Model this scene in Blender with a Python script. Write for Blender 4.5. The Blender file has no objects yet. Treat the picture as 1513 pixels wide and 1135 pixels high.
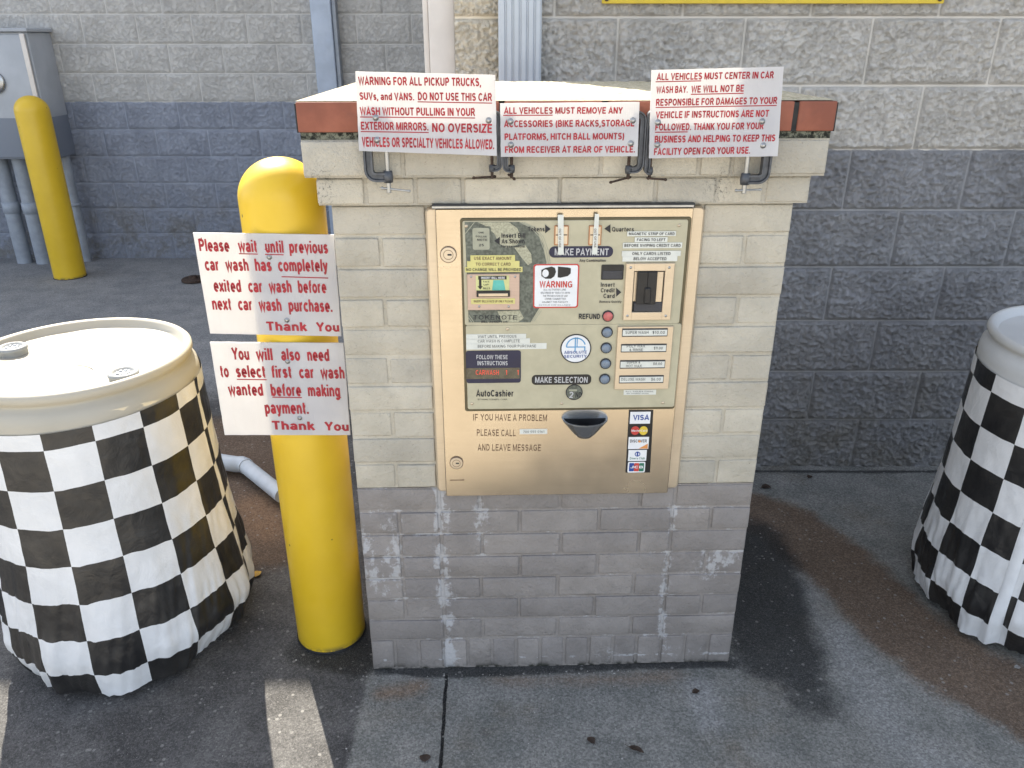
import bpy, bmesh, math, random
import numpy as np
from mathutils import Vector, Matrix

# ------------------------------------------------------------------ camera, world, sun, exposure
scene = bpy.context.scene
C = scene.collection
F_PX, TH, CAM_H = 1160.0, 0.411767, 1.5561          # focal length in px of the photo, downward pitch, eye height
cam_d = bpy.data.cameras.new('camera')
cam_d.sensor_fit = 'HORIZONTAL'; cam_d.sensor_width = 36.0
cam_d.lens = F_PX / 1513.0 * 36.0
cam_d.clip_start = 0.02; cam_d.clip_end = 500.0
cam = bpy.data.objects.new('camera', cam_d); C.objects.link(cam)
cam.location = (0, 0, CAM_H); cam.rotation_euler = (math.radians(90) - TH, 0, 0)
scene.camera = cam

SUN_EL, SUN_AZ = math.radians(45.0), math.radians(-23.7)   # azimuth from +Y, negative = to the left
world = bpy.data.worlds.new('World'); scene.world = world; world.use_nodes = True
wn = world.node_tree.nodes; wl = world.node_tree.links
for n in list(wn): wn.remove(n)
sky = wn.new('ShaderNodeTexSky'); sky.sky_type = 'NISHITA'; sky.sun_disc = False
sky.sun_elevation = SUN_EL; sky.sun_rotation = SUN_AZ
sky.air_density = 1.0; sky.dust_density = 2.0; sky.ozone_density = 1.0
bg = wn.new('ShaderNodeBackground'); bg.inputs['Strength'].default_value = 0.15
wo = wn.new('ShaderNodeOutputWorld')
hs = wn.new('ShaderNodeHueSaturation'); hs.inputs['Saturation'].default_value = 0.55
wl.new(sky.outputs[0], hs.inputs['Color']); wl.new(hs.outputs[0], bg.inputs[0]); wl.new(bg.outputs[0], wo.inputs[0])
sun_d = bpy.data.lights.new('sun', 'SUN'); sun_d.energy = 5.0; sun_d.angle = math.radians(0.4)
sun_d.color = (1.0, 0.93, 0.80)
sun = bpy.data.objects.new('sun', sun_d); C.objects.link(sun); sun.location = (-3, 6, 8)
sdir = Vector((math.sin(SUN_AZ) * math.cos(SUN_EL), math.cos(SUN_AZ) * math.cos(SUN_EL), math.sin(SUN_EL)))
sun.rotation_euler = sdir.to_track_quat('Z', 'Y').to_euler()
scene.view_settings.view_transform = 'Standard'; scene.view_settings.look = 'None'
scene.view_settings.gamma = 1.0; scene.view_settings.exposure = 1.60

rng = random.Random(7)

# ------------------------------------------------------------------ helpers: rays, frames
def ray(px, py):
    u = (px - 756.5) / F_PX; v = (py - 567.5) / F_PX
    return np.array([u, math.cos(TH) - v * math.sin(TH), -(math.sin(TH) + v * math.cos(TH))])
CAMP = np.array([0, 0, CAM_H])
def on_ground(px, py, z=0.0):
    r = ray(px, py); return CAMP + r * ((z - CAM_H) / r[2])

class Frame:
    """a vertical frame: s runs along the face, d goes into it, z is up"""
    def __init__(self, x, y, psi=0.0):
        self.o = np.array([x, y]); self.psi = psi
        self.e1 = np.array([math.cos(psi), math.sin(psi)]); self.e2 = np.array([-math.sin(psi), math.cos(psi)])
    def at(self, px, py, d=0.0):
        r = ray(px, py); rel = CAMP[:2] - self.o
        t = (d - rel @ self.e2) / (r[:2] @ self.e2)
        p = CAMP + r * t
        return float((p[:2] - self.o) @ self.e1), float(p[2])
    def world(self, s, d, z):
        p = self.o + self.e1 * s + self.e2 * d
        return (float(p[0]), float(p[1]), float(z))

PIL = Frame(-0.3776, 1.6342, 0.02726)      # the pillar's front face
BSG = Frame(0, 1.690, 0.0)                 # plane of the two signs on the bollard
WALL_R, WALL_L, FLOOR_L = 2.755, 6.38, -0.09

# ------------------------------------------------------------------ helpers: objects and tags
def tag(o, label=None, cat=None, group=None, kind=None):
    if label: o['label'] = label
    if cat: o['category'] = cat
    if group: o['group'] = group
    if kind: o['kind'] = kind
    return o
def thing(name, label, cat, loc=(0, 0, 0), rz=0.0, group=None):
    o = bpy.data.objects.new(name, None); C.objects.link(o)
    o.location = loc; o.rotation_euler = (0, 0, rz); o.empty_display_size = 0.05
    return tag(o, label, cat, group)

class MB:
    def __init__(self, off=(0, 0, 0)):
        self.v = []; self.f = []; self.sm = []; self.off = Vector(off)
    def add(self, vs, fs, smooth=False):
        b = len(self.v)
        self.v += [Vector(v) - self.off for v in vs]
        self.f += [tuple(b + i for i in f) for f in fs]
        self.sm += [smooth] * len(fs)
    def box(self, x0, x1, y0, y1, z0, z1):
        vs = [(x, y, z) for x in (x0, x1) for y in (y0, y1) for z in (z0, z1)]
        self.add(vs, [(0, 1, 3, 2), (4, 6, 7, 5), (0, 4, 5, 1), (2, 3, 7, 6), (0, 2, 6, 4), (1, 5, 7, 3)])
    def bevbox(self, x0, x1, y0, y1, z0, z1, b, jit=0.0):
        bm = bmesh.new(); bmesh.ops.create_cube(bm, size=1.0)
        for v in bm.verts:
            v.co = Vector(((x0 + x1) / 2 + v.co.x * (x1 - x0), (y0 + y1) / 2 + v.co.y * (y1 - y0), (z0 + z1) / 2 + v.co.z * (z1 - z0)))
        bmesh.ops.bevel(bm, geom=bm.edges[:], offset=b, segments=2, affect='EDGES', profile=0.6)
        bm.verts.index_update()
        if jit:
            for v in bm.verts: v.co += Vector((rng.uniform(-jit, jit), rng.uniform(-jit, jit), rng.uniform(-jit, jit)))
        self.add([v.co.copy() for v in bm.verts], [[v.index for v in f.verts] for f in bm.faces], True); bm.free()
    def plate(self, s0, s1, z0, z1, d0, d1, r=0.0, bev=0.0, n=5):
        """rounded rectangle in s,z; front at d0 (toward the viewer), back at d1"""
        r = min(r, (s1 - s0) / 2 - 1e-5, (z1 - z0) / 2 - 1e-5)
        def outline(ins):
            pts = []; rr = max(r - ins, 0)
            for cx, cz, a0 in ((s1 - r, z1 - r, 0), (s0 + r, z1 - r, 90), (s0 + r, z0 + r, 180), (s1 - r, z0 + r, 270)):
                if r <= 0:
                    sx = -ins if a0 in (0, 270) else ins; sz = -ins if a0 in (0, 90) else ins
                    pts.append((cx + sx, cz + sz))
                else:
                    for k in range(n + 1):
                        a = math.radians(a0 + 90 * k / n); pts.append((cx + rr * math.cos(a), cz + rr * math.sin(a)))
            return pts
        self.poly_prism(outline(0), d0, d1, outline(bev) if bev > 0 else None, bev)
    def poly_prism(self, pts, d0, d1, inner=None, bev=0.0):
        n = len(pts); vs = []
        if inner:
            vs += [(s, d0, z) for s, z in inner]; vs += [(s, d0 + bev, z) for s, z in pts]
        else:
            vs += [(s, d0, z) for s, z in pts]
        vs += [(s, d1, z) for s, z in pts]
        L = len(vs) // n
        fs = [tuple(range(n)), tuple((L - 1) * n + i for i in reversed(range(n)))]
        for k in range(L - 1):
            for i in range(n):
                j = (i + 1) % n
                fs.append((k * n + i, (k + 1) * n + i, (k + 1) * n + j, k * n + j))
        self.add(vs, fs)
    def poly(self, pts, d):
        self.add([(s, d, z) for s, z in pts], [tuple(range(len(pts)))])
    def disc(self, s, z, r, d0, d1, n=24, rz=None, bev=0.0):
        rz = rz or r
        o = [(s + r * math.cos(2 * math.pi * k / n), z + rz * math.sin(2 * math.pi * k / n)) for k in range(n)]
        i = [(s + (r - bev) * math.cos(2 * math.pi * k / n), z + (rz - bev) * math.sin(2 * math.pi * k / n)) for k in range(n)] if bev else None
        self.poly_prism(o, d0, d1, i, bev)
    def ring(self, s, z, r0, r1, d0, d1, n=32):
        vs = []; fs = []
        for r, d in ((r0, d1), (r0, d0), (r1, d0), (r1, d1)):
            vs += [(s + r * math.cos(2 * math.pi * k / n), d, z + r * math.sin(2 * math.pi * k / n)) for k in range(n)]
        for a in range(3):
            for k in range(n):
                j = (k + 1) % n; fs.append((a * n + k, a * n + j, (a + 1) * n + j, (a + 1) * n + k))
        self.add(vs, fs)
    def lathe(self, prof, cx=0, cy=0, n=48, smooth=True, axis='z', cz=0):
        vs = []; fs = []
        for r, h in prof:
            for k in range(n):
                a = 2 * math.pi * k / n
                if axis == 'z': vs.append((cx + r * math.cos(a), cy + r * math.sin(a), h))
                else: vs.append((cx + r * math.cos(a), h, cz + r * math.sin(a)))
        for i in range(len(prof) - 1):
            for k in range(n):
                j = (k + 1) % n; fs.append((i * n + k, i * n + j, (i + 1) * n + j, (i + 1) * n + k))
        self.add(vs, fs, smooth)
    def tube(self, pts, r, n=14, caps=True, radii=None, smooth=True):
        pts = [Vector(p) for p in pts]; vs = []; fs = []; m = len(pts)
        up = None
        for i, p in enumerate(pts):
            t = (pts[min(i + 1, m - 1)] - pts[max(i - 1, 0)]).normalized()
            if up is None:
                up = Vector((0, 0, 1)) if abs(t.z) < .9 else Vector((1, 0, 0))
            a = t.cross(up).normalized(); up = a.cross(t).normalized()
            rr = radii[i] if radii else r
            for k in range(n):
                w = 2 * math.pi * k / n; vs.append(p + a * rr * math.cos(w) + up * rr * math.sin(w))
        for i in range(m - 1):
            for k in range(n):
                j = (k + 1) % n; fs.append((i * n + k, i * n + j, (i + 1) * n + j, (i + 1) * n + k))
        self.add(vs, fs, smooth)
        if caps:
            self.add([vs[k] for k in range(n)], [tuple(range(n))]); self.add([vs[(m - 1) * n + k] for k in range(n)], [tuple(reversed(range(n)))])
    def sweep(self, path, w, dc, dh, bev=0.002):
        """flat bar swept along an s,z path; w in-plane width, centred at depth dc with half depth dh"""
        m = len(path); L = []
        for i in range(m):
            a = Vector(path[max(i - 1, 0)]); b = Vector(path[min(i + 1, m - 1)])
            t = (b - a).normalized(); L.append((Vector(path[i]), Vector((-t.y, t.x))))
        sec = [(-.5, -1), (-.27, -1), (-.20, -.35), (.20, -.35), (.27, -1), (.5, -1), (.5, 1), (-.5, 1)]
        vs = []; fs = []; n = len(sec)
        for p, nn in L:
            for a, b in sec:
                q = p + nn * (a * w); vs.append((q.x, dc + b * dh, q.y))
        for i in range(m - 1):
            for k in range(n):
                j = (k + 1) % n; fs.append((i * n + k, i * n + j, (i + 1) * n + j, (i + 1) * n + k))
        fs.append(tuple(range(n))); fs.append(tuple((m - 1) * n + k for k in reversed(range(n))))
        self.add(vs, fs)
    def build(self, name, mat, parent=None, label=None):
        me = bpy.data.meshes.new(name)
        me.from_pydata([tuple(v) for v in self.v], [], self.f)
        me.polygons.foreach_set('use_smooth', self.sm); me.update()
        if mat: me.materials.append(mat)
        bm = bmesh.new(); bm.from_mesh(me); bmesh.ops.recalc_face_normals(bm, faces=bm.faces); bm.to_mesh(me); bm.free()
        o = bpy.data.objects.new(name, me); C.objects.link(o)
        if parent: o.parent = parent
        if label: o['label'] = label
        return o

# ------------------------------------------------------------------ helpers: noise in numpy
def vnoise(x, y, seed=0):
    xi = np.floor(x).astype(np.int64); yi = np.floor(y).astype(np.int64)
    xf = x - xi; yf = y - yi
    u = xf * xf * xf * (xf * (xf * 6 - 15) + 10); v = yf * yf * yf * (yf * (yf * 6 - 15) + 10)
    def h(a, b):
        n = (a * 374761393 + b * 668265263 + seed * 1442695041) & 0xffffffff
        n = ((n ^ (n >> 13)) * 1274126177) & 0xffffffff
        n = (n ^ (n >> 16)) & 0xffffffff
        ang = n.astype(np.float64) / 4294967296.0 * 2 * np.pi
        return np.cos(ang), np.sin(ang)
    def g(ix, iy, dx, dy):
        c, s = h(ix, iy); return c * dx + s * dy
    a = g(xi, yi, xf, yf); b = g(xi + 1, yi, xf - 1, yf); c = g(xi, yi + 1, xf, yf - 1); d = g(xi + 1, yi + 1, xf - 1, yf - 1)
    return ((a + (b - a) * u) * (1 - v) + (c + (d - c) * u) * v) * 1.5
def fbm(x, y, seed=0, oct=4, gain=.5):
    r = 0; a = 1; f = 1
    for k in range(oct): r = r + a * vnoise(x * f + 17.3 * k, y * f - 9.1 * k, seed + k); a *= gain; f *= 2.03
    return r
def hash1(a, b, seed=0):
    n = (np.asarray(a, np.int64) * 73856093 ^ np.asarray(b, np.int64) * 19349663 ^ (seed * 83492791)) & 0xffffffff
    n = ((n ^ (n >> 13)) * 1274126177) & 0xffffffff
    return ((n ^ (n >> 16)) & 0xffff) / 65535.0

# ------------------------------------------------------------------ helpers: node materials
class NT:
    def __init__(self, name, rough=.6, metal=0.0, spec=.4):
        self.m = bpy.data.materials.new(name); self.m.use_nodes = True
        self.t = self.m.node_tree; self.n = self.t.nodes
        self.b = self.n['Principled BSDF']
        self.b.inputs['Roughness'].default_value = rough; self.b.inputs['Metallic'].default_value = metal
        self.b.inputs['Specular IOR Level'].default_value = spec
        self._co = None
    def link(self, a, b): self.t.links.new(a, b)
    def put(self, sock, v):
        if hasattr(v, 'is_linked') or isinstance(v, bpy.types.NodeSocket): self.link(v, sock)
        elif isinstance(v, (tuple, list)) and len(v) == 3 and sock.type == 'RGBA': sock.default_value = (*v, 1)
        else: sock.default_value = v
    def co(self):
        if self._co is None: self._co = self.n.new('ShaderNodeTexCoord').outputs['Object']
        return self._co
    def xyz(self, v=None):
        s = self.n.new('ShaderNodeSeparateXYZ'); self.put(s.inputs[0], v or self.co()); return s.outputs
    def math(self, op, a, b=None, c=None, clamp=False):
        n = self.n.new('ShaderNodeMath'); n.operation = op; n.use_clamp = clamp
        for i, v in enumerate((a, b, c)):
            if v is not None: self.put(n.inputs[i], v)
        return n.outputs[0]
    def scale(self, s, v=None):
        n = self.n.new('ShaderNodeVectorMath'); n.operation = 'MULTIPLY'; self.put(n.inputs[0], v or self.co()); n.inputs[1].default_value = s; return n.outputs[0]
    def noise(self, scale, detail=4, rough=.55, v=None, dist=0.0):
        n = self.n.new('ShaderNodeTexNoise'); self.put(n.inputs['Vector'], v or self.co())
        n.inputs['Scale'].default_value = scale; n.inputs['Detail'].default_value = detail; n.inputs['Roughness'].default_value = rough
        n.inputs['Distortion'].default_value = dist
        return n.outputs[0]
    def voronoi(self, scale, v=None, out='Distance', feature='F1'):
        n = self.n.new('ShaderNodeTexVoronoi'); n.feature = feature; self.put(n.inputs['Vector'], v or self.co()); n.inputs['Scale'].default_value = scale
        return n.outputs[out]
    def ramp(self, f, lo, hi, a=0.0, b=1.0):
        n = self.n.new('ShaderNodeMapRange'); n.interpolation_type = 'SMOOTHSTEP'; self.put(n.inputs[0], f)
        for i, v in ((1, lo), (2, hi), (3, a), (4, b)): n.inputs[i].default_value = v
        return n.outputs[0]
    def mix(self, f, a, b, mode='MIX'):
        n = self.n.new('ShaderNodeMix'); n.data_type = 'RGBA'; n.blend_type = mode
        self.put(n.inputs[0], f); self.put(n.inputs[6], a); self.put(n.inputs[7], b); return n.outputs[2]
    def gauss(self, x, c, w):
        q = self.math('DIVIDE', self.math('SUBTRACT', x, c), w)
        return self.math('EXPONENT', self.math('MULTIPLY', self.math('MULTIPLY', q, q), -1.0))
    def attr(self, name):
        n = self.n.new('ShaderNodeAttribute'); n.attribute_name = name; return n.outputs['Fac']
    def bump(self, h, strength=.5, dist=.002, prev=None):
        n = self.n.new('ShaderNodeBump'); n.inputs['Strength'].default_value = strength; n.inputs['Distance'].default_value = dist
        self.put(n.inputs['Height'], h)
        if prev: self.link(prev, n.inputs['Normal'])
        self.link(n.outputs[0], self.b.inputs['Normal']); return n.outputs[0]
    def base(self, v): self.put(self.b.inputs['Base Color'], v)
    def rough(self, v): self.put(self.b.inputs['Roughness'], v)

def simple(name, col, rough=.5, metal=0.0, var=.12, vs=30, bump=0.0, bs=200, spec=.4):
    t = NT(name, rough, metal, spec)
    n = t.noise(vs, 5)
    t.base(t.mix(t.ramp(n, .3, .7), tuple(c * (1 - var) for c in col), tuple(min(1, c * (1 + var)) for c in col)))
    t.rough(t.ramp(t.noise(vs * 1.7, 4), .25, .75, rough * .82, min(1, rough * 1.2)))
    if bump: t.bump(t.noise(bs, 3), bump, .001)
    return t.m

# ---- ground: weathered concrete and asphalt with stains
def ground_mat():
    t = NT('weathered_paving', .85, spec=.3); x, y, z = t.xyz()
    big = t.noise(1.3, 5); mid = t.noise(6, 6, .62); fine = t.noise(170, 3, .7); grit = t.voronoi(260)
    speck = t.ramp(t.noise(420, 2, .6), .55, .72)
    edge = t.math('ADD', t.math('MULTIPLY', t.math('SUBTRACT', t.noise(11, 7, .7), .5), .20), t.math('MULTIPLY', t.math('SUBTRACT', t.noise(150, 3, .7), .5), .13))
    ragged = t.math('MULTIPLY', t.math('SUBTRACT', t.noise(4.5, 8, .72, dist=.4), .5), 1.05)
    def m(a, lo, hi, k=1.0, rg=0.0):
        v = t.math('ADD', t.attr(a), t.math('MULTIPLY', edge, k))
        if rg: v = t.math('ADD', v, t.math('MULTIPLY', t.math('MULTIPLY', ragged, rg), t.ramp(t.attr(a), .02, .2)))
        return t.ramp(v, lo, hi)
    asphalt = t.mix(t.ramp(mid, .3, .72), (.056, .054, .053), (.112, .108, .104))
    far = t.mix(t.ramp(mid, .3, .7), (.185, .187, .190), (.255, .252, .246))
    slab = t.mix(t.ramp(mid, .25, .75), (.135, .138, .128), (.225, .220, .203))
    bounce_drive = t.mix(t.ramp(mid, .25, .75), (.36, .33, .28), (.46, .42, .36))  # unseen paving behind the camera, made pale to bounce warm light
    col = t.mix(m('far', .35, .65), asphalt, far)
    slab = t.mix(t.ramp(t.noise(2.6, 6, .65), .5, .72, 0, .65), slab, (.150, .124, .090))
    col = t.mix(m('slab', .30, .70, 2.2), col, slab)
    col = t.mix(t.ramp(y, .55, .95, 1, 0), col, bounce_drive)
    col = t.mix(t.math('MULTIPLY', m('pale', .30, .80, 3.0, 1.0), .42), col, (.30, .30, .30))
    col = t.mix(t.math('MULTIPLY', m('brown', .32, .58, 1.6, .5), .88), col, t.mix(mid, (.088, .058, .038), (.145, .095, .060)))
    col = t.mix(t.math('MULTIPLY', m('rust', .3, .9, 2.4), .7), col, (.21, .125, .07))
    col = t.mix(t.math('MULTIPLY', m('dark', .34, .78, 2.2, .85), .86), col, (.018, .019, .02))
    # control joint in the slab
    jx = t.math('ADD', t.math('MULTIPLY', y, JOINT[1]), JOINT[0])
    jd = t.math('ABSOLUTE', t.math('ADD', t.math('SUBTRACT', x, jx), t.math('MULTIPLY', t.math('SUBTRACT', t.noise(30, 4), .5), .008)))
    jm = t.math('MULTIPLY', t.ramp(jd, .003, .0055, 1, 0), t.ramp(y, 1.615, 1.63, 1, 0))
    col = t.mix(jm, col, (.006, .006, .006))
    col = t.mix(t.ramp(fine, .2, .8), t.mix(1, col, (.66, .66, .66), 'MULTIPLY'), t.mix(1, col, (1.32, 1.32, 1.32), 'MULTIPLY'))
    col = t.mix(t.math('MULTIPLY', speck, .35), col, (.36, .34, .31))
    gc = t.voronoi(190, out='Color'); gr = t.xyz(gc)[0]
    col = t.mix(t.ramp(gr, 0, 1, 0, 1), t.mix(1, col, (.80, .80, .80), 'MULTIPLY'), t.mix(1, col, (1.22, 1.22, 1.22), 'MULTIPLY'))
    chipm = t.math('MULTIPLY', t.ramp(t.xyz(t.voronoi(75, out='Color'))[1], .90, .94), t.ramp(t.voronoi(75), .25, .42, 1, 0))
    col = t.mix(t.math('MULTIPLY', chipm, .5), col, (.30, .29, .27))
    t.base(col)
    t.rough(t.ramp(t.attr('dark'), .2, .9, .9, .62))
    h = t.math('ADD', t.math('MULTIPLY', fine, .8), t.math('MULTIPLY', grit, .6))
    h = t.math('SUBTRACT', h, t.math('MULTIPLY', jm, 3.0))
    nb = t.bump(h, .55, .003); t.bump(mid, .35, .01, nb)
    return t.m
_a, _b = on_ground(660, 995), on_ground(651, 1135)
_k = (_b[0] - _a[0]) / (_b[1] - _a[1]); JOINT = (float(_a[0] - _k * _a[1]), float(_k))

# ---- block walls: two-tone paint
def block_mat(name, z_line, up, low, rough_bump, off, base):
    t = NT(name, .8, spec=.25); x, y, z = t.xyz()
    n = t.noise(5, 6, .6); f = t.noise(60, 5, .65)
    line = t.ramp(t.math('ADD', z, t.math('MULTIPLY', t.math('SUBTRACT', t.noise(25, 5), .5), .022)), z_line - .003, z_line + .003)
    lo = t.mix(t.ramp(n, .3, .7), tuple(c * .86 for c in low), tuple(c * 1.12 for c in low))
    hi = t.mix(t.ramp(n, .3, .7), tuple(c * .9 for c in up), tuple(c * 1.08 for c in up))
    col = t.mix(line, lo, hi)
    # faint brown and white weathering low on the wall
    col = t.mix(t.math('MULTIPLY', t.ramp(z, .0, .75, .75, 0.0), t.ramp(t.noise(5, 7, .72), .40, .64)), col, (.155, .140, .112))
    # joints of the block courses, their paint a little paler than the rough faces
    cv = t.n.new('ShaderNodeCombineXYZ'); t.link(t.math('ADD', x, .4064 * .5 - off), cv.inputs[0]); t.link(t.math('SUBTRACT', z, base), cv.inputs[1])
    br = t.n.new('ShaderNodeTexBrick'); t.link(cv.outputs[0], br.inputs['Vector'])
    for k, v_ in (('Scale', 1.0), ('Mortar Size', .0052), ('Mortar Smooth', .35), ('Brick Width', .4064), ('Row Height', .2032)): br.inputs[k].default_value = v_
    br.offset = .5; br.offset_frequency = 2; br.squash = 1.0
    joint = br.outputs['Fac']
    worm = t.math('ABSOLUTE', t.math('SUBTRACT', t.noise(24, 6, .66, dist=.35), .5))
    crease = t.ramp(worm, .0, .05, 1, 0)
    chip = t.noise(48, 6, .68, dist=.3)
    notj = t.math('SUBTRACT', 1.0, joint)
    col = t.mix(t.math('MULTIPLY', t.math('MULTIPLY', crease, notj), .10 * rough_bump), col, t.mix(1, col, (.45, .44, .42), 'MULTIPLY'))
    col = t.mix(t.math('MULTIPLY', t.math('MULTIPLY', joint, t.ramp(z, base + .012, base + .03)), .24), col, t.mix(1, col, (1.35, 1.35, 1.32), 'MULTIPLY'))
    t.base(col)
    h = t.math('MULTIPLY', t.math('SUBTRACT', t.math('MULTIPLY', chip, 1.6), t.math('MULTIPLY', crease, .7)), notj)
    nb = t.bump(h, rough_bump, .011); t.bump(f, .35, .003, nb)
    return t.m

# ---- painted brick
def brick_mat(name, col, lower):
    t = NT(name, .78, spec=.3); x, y, z = t.xyz()
    n = t.noise(7, 5, .6); f = t.noise(130, 4, .7); m = t.noise(26, 5, .62)
    c = t.mix(t.ramp(n, .3, .7), tuple(v * .86 for v in col), tuple(v * 1.1 for v in col))
    isl = t.n.new('ShaderNodeNewGeometry').outputs['Random Per Island']
    c = t.mix(isl, t.mix(1, c, (.90, .90, .905), 'MULTIPLY'), t.mix(1, c, (1.10, 1.095, 1.08), 'MULTIPLY'))
    c = t.mix(t.ramp(m, .52, .75, 0, .35), c, tuple(v * .72 for v in col))
    pit = t.ramp(t.noise(300, 2, .6), .66, .74)
    c = t.mix(t.math('MULTIPLY', pit, .6), c, tuple(v * .35 for v in col))
    if lower:
        # pale lime streaks washed out of the joints
        st = t.noise(1.0, 6, .7, v=t.scale((42, 42, 9))); bl = t.noise(1.0, 8, .78, v=t.scale((58, 58, 62)))
        blo = t.ramp(t.noise(1.0, 5, .65, v=t.scale((14, 14, 11))), .36, .62)
        drip = lambda cx, w_, k: t.math('MULTIPLY', t.math('MULTIPLY', t.gauss(x, cx, w_), k), blo)
        g = t.math('ADD', drip(.205, .026, 1.0), drip(.775, .016, .85))
        g = t.math('ADD', g, t.math('MULTIPLY', t.math('MULTIPLY', t.gauss(x, .05, .075), t.gauss(z, .38, .15)), t.math('MULTIPLY', blo, .95)))
        g = t.math('ADD', g, t.math('MULTIPLY', drip(.30, .03, .8), t.gauss(z, .45, .09)))
        g = t.math('ADD', g, t.math('MULTIPLY', drip(.70, .22, .45), t.gauss(z, .04, .06)))
        g = t.math('ADD', g, t.math('MULTIPLY', drip(.90, .06, .9), t.gauss(z, .33, .06)))
        # pale salts along the bed joints
        fr_ = t.math('FRACT', t.math('DIVIDE', t.math('SUBTRACT', z, .1), .06656))
        bed = t.ramp(t.math('ABSOLUTE', t.math('SUBTRACT', fr_, .5)), .40, .48)
        g = t.math('ADD', g, t.math('MULTIPLY', bed, t.ramp(t.noise(1.0, 5, .7, v=t.scale((9, 9, 30))), .42, .66, 0, .62)))
        g = t.math('ADD', g, .05)
        w = t.ramp(t.math('ADD', t.math('MULTIPLY', g, .42), t.math('ADD', t.math('MULTIPLY', st, .42), t.math('MULTIPLY', bl, .58))), .66, .80)
        c = t.mix(t.math('MULTIPLY', w, .62), c, (.52, .52, .53))
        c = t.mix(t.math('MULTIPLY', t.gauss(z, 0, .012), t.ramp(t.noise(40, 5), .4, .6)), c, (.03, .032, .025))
    else:
        # dark lichen on the corbels and sooty film in patches
        sp = t.ramp(t.noise(170, 5, .75), .52, .60)
        g = t.math('ADD', t.math('MULTIPLY', t.gauss(x, -.005, .028), t.gauss(z, 1.29, .045)), t.math('MULTIPLY', t.gauss(x, .80, .025), t.gauss(z, 1.285, .035)))
        c = t.mix(t.math('MULTIPLY', t.math('MULTIPLY', sp, g), .8), c, (.09, .095, .09))
        c = t.mix(t.ramp(t.noise(3.2, 5, .6), .5, .8, 0, .3), c, (.30, .29, .27))
    t.base(c)
    nb = t.bump(f, .7, .005); nb = t.bump(m, .7, .010, nb); t.bump(t.noise(11, 3, .5), .5, .012, nb)
    return t.m

def checker_mat():
    t = NT('checkered_film', .34, spec=.5)
    uv = t.n.new('ShaderNodeUVMap'); uv.uv_map = 'UVMap'
    ch = t.n.new('ShaderNodeTexChecker'); t.link(uv.outputs[0], ch.inputs[0]); ch.inputs['Scale'].default_value = 1.0
    n = t.noise(9, 5)
    bl = t.mix(t.ramp(n, .3, .7), (.012, .012, .013), (.032, .030, .028)); wh = t.mix(t.ramp(n, .3, .7), (.63, .635, .64), (.72, .72, .72))
    t.base(t.mix(ch.outputs['Fac'], bl, wh))
    t.rough(t.ramp(t.noise(40, 4), .3, .7, .28, .46))
    nb = t.bump(t.noise(16, 4, .6, dist=.8), .25, .012); t.bump(t.noise(240, 2), .12, .001, nb)
    return t.m

def plastic_sheet(name):
    """white corrugated plastic: lets part of the sun through from behind, fine vertical flutes"""
    t = NT(name, .5, spec=.4); x, y, z = t.xyz()
    n = t.noise(12, 5)
    t.base(t.mix(t.ramp(n, .35, .75), (.60, .60, .63), (.70, .70, .72)))
    gst = t.ramp(t.noise(1.0, 6, .7, v=t.scale((60, 60, 7))), .50, .74, 0, .14)
    t.base(t.mix(gst, t.mix(t.ramp(n, .35, .75), (.60, .60, .63), (.70, .70, .72)), (.40, .38, .34)))
    w = t.math('SINE', t.math('MULTIPLY', x, 2 * math.pi / .0042))
    t.bump(w, .12, .0008)
    tr = t.n.new('ShaderNodeBsdfTranslucent'); tr.inputs[0].default_value = (.85, .82, .76, 1)
    mx = t.n.new('ShaderNodeMixShader'); mx.inputs[0].default_value = .36
    t.link(t.b.outputs[0], mx.inputs[1]); t.link(tr.outputs[0], mx.inputs[2])
    t.link(mx.outputs[0], t.n['Material Output'].inputs[0])
    return t.m

def brushed(name, col, rough=.38, metal=.75):
    t = NT(name, rough, metal, .5)
    st = t.noise(1.0, 4, .6, v=t.scale((6, 6, 220))); bl = t.noise(7, 5, .6)
    c = t.mix(t.ramp(bl, .3, .75), tuple(v * .88 for v in col), tuple(v * 1.06 for v in col))
    c = t.mix(t.ramp(st, .4, .7, 0, .25), c, tuple(v * .8 for v in col))
    t.base(c); t.rough(t.ramp(bl, .2, .8, rough * .8, rough * 1.25)); t.bump(st, .06, .0008)
    return t.m

M = {}
M['ground'] = ground_mat()
M['wall_near'] = block_mat('painted_split_block', 6 * .2032, (.54, .51, .465), (.262, .262, .270), .6, .135, 0.0)
M['wing'] = block_mat('bounce_lit_split_block', 6 * .2032, (.68, .62, .51), (.240, .244, .262), .6, -.03, 0.0)  # near wall paint made paler and warmer, bounced light put into the colour
M['wall_far'] = block_mat('painted_block', FLOOR_L + 6 * .2032, (.52, .505, .48), (.285, .308, .365), .6, .07, FLOOR_L)
M['brick_up'] = brick_mat('cream_painted_brick', (.49, .452, .375), False)
M['brick_low'] = brick_mat('grey_painted_brick', (.262, .240, .226), True)
M['check'] = checker_mat()
M['sheet'] = plastic_sheet('corrugated_plastic')
M['red_ink'] = simple('red_vinyl', (.34, .012, .024), .45, var=.18)
M['bronze'] = brushed('bronze_anodised_metal', (.54, .46, .35), .23, .95)
M['bronze2'] = brushed('pale_bronze_metal', (.60, .50, .37), .36, .6)
M['olive'] = simple('olive_face_plate', (.44, .405, .285), .42, .0, .07, 25)
M['rim'] = simple('olive_rim', (.10, .085, .05), .4, .4, .1)
M['graphic'] = simple('grey_green_print', (.115, .125, .100), .45, 0, .35, 160)
M['graphic_pale'] = simple('pale_print', (.36, .35, .25), .45, 0, .25, 220)
M['print_line'] = simple('print_line', (.33, .33, .25), .45, 0, .1)
M['navy'] = simple('navy_print', (.018, .018, .045), .4, 0, .1)
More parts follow.
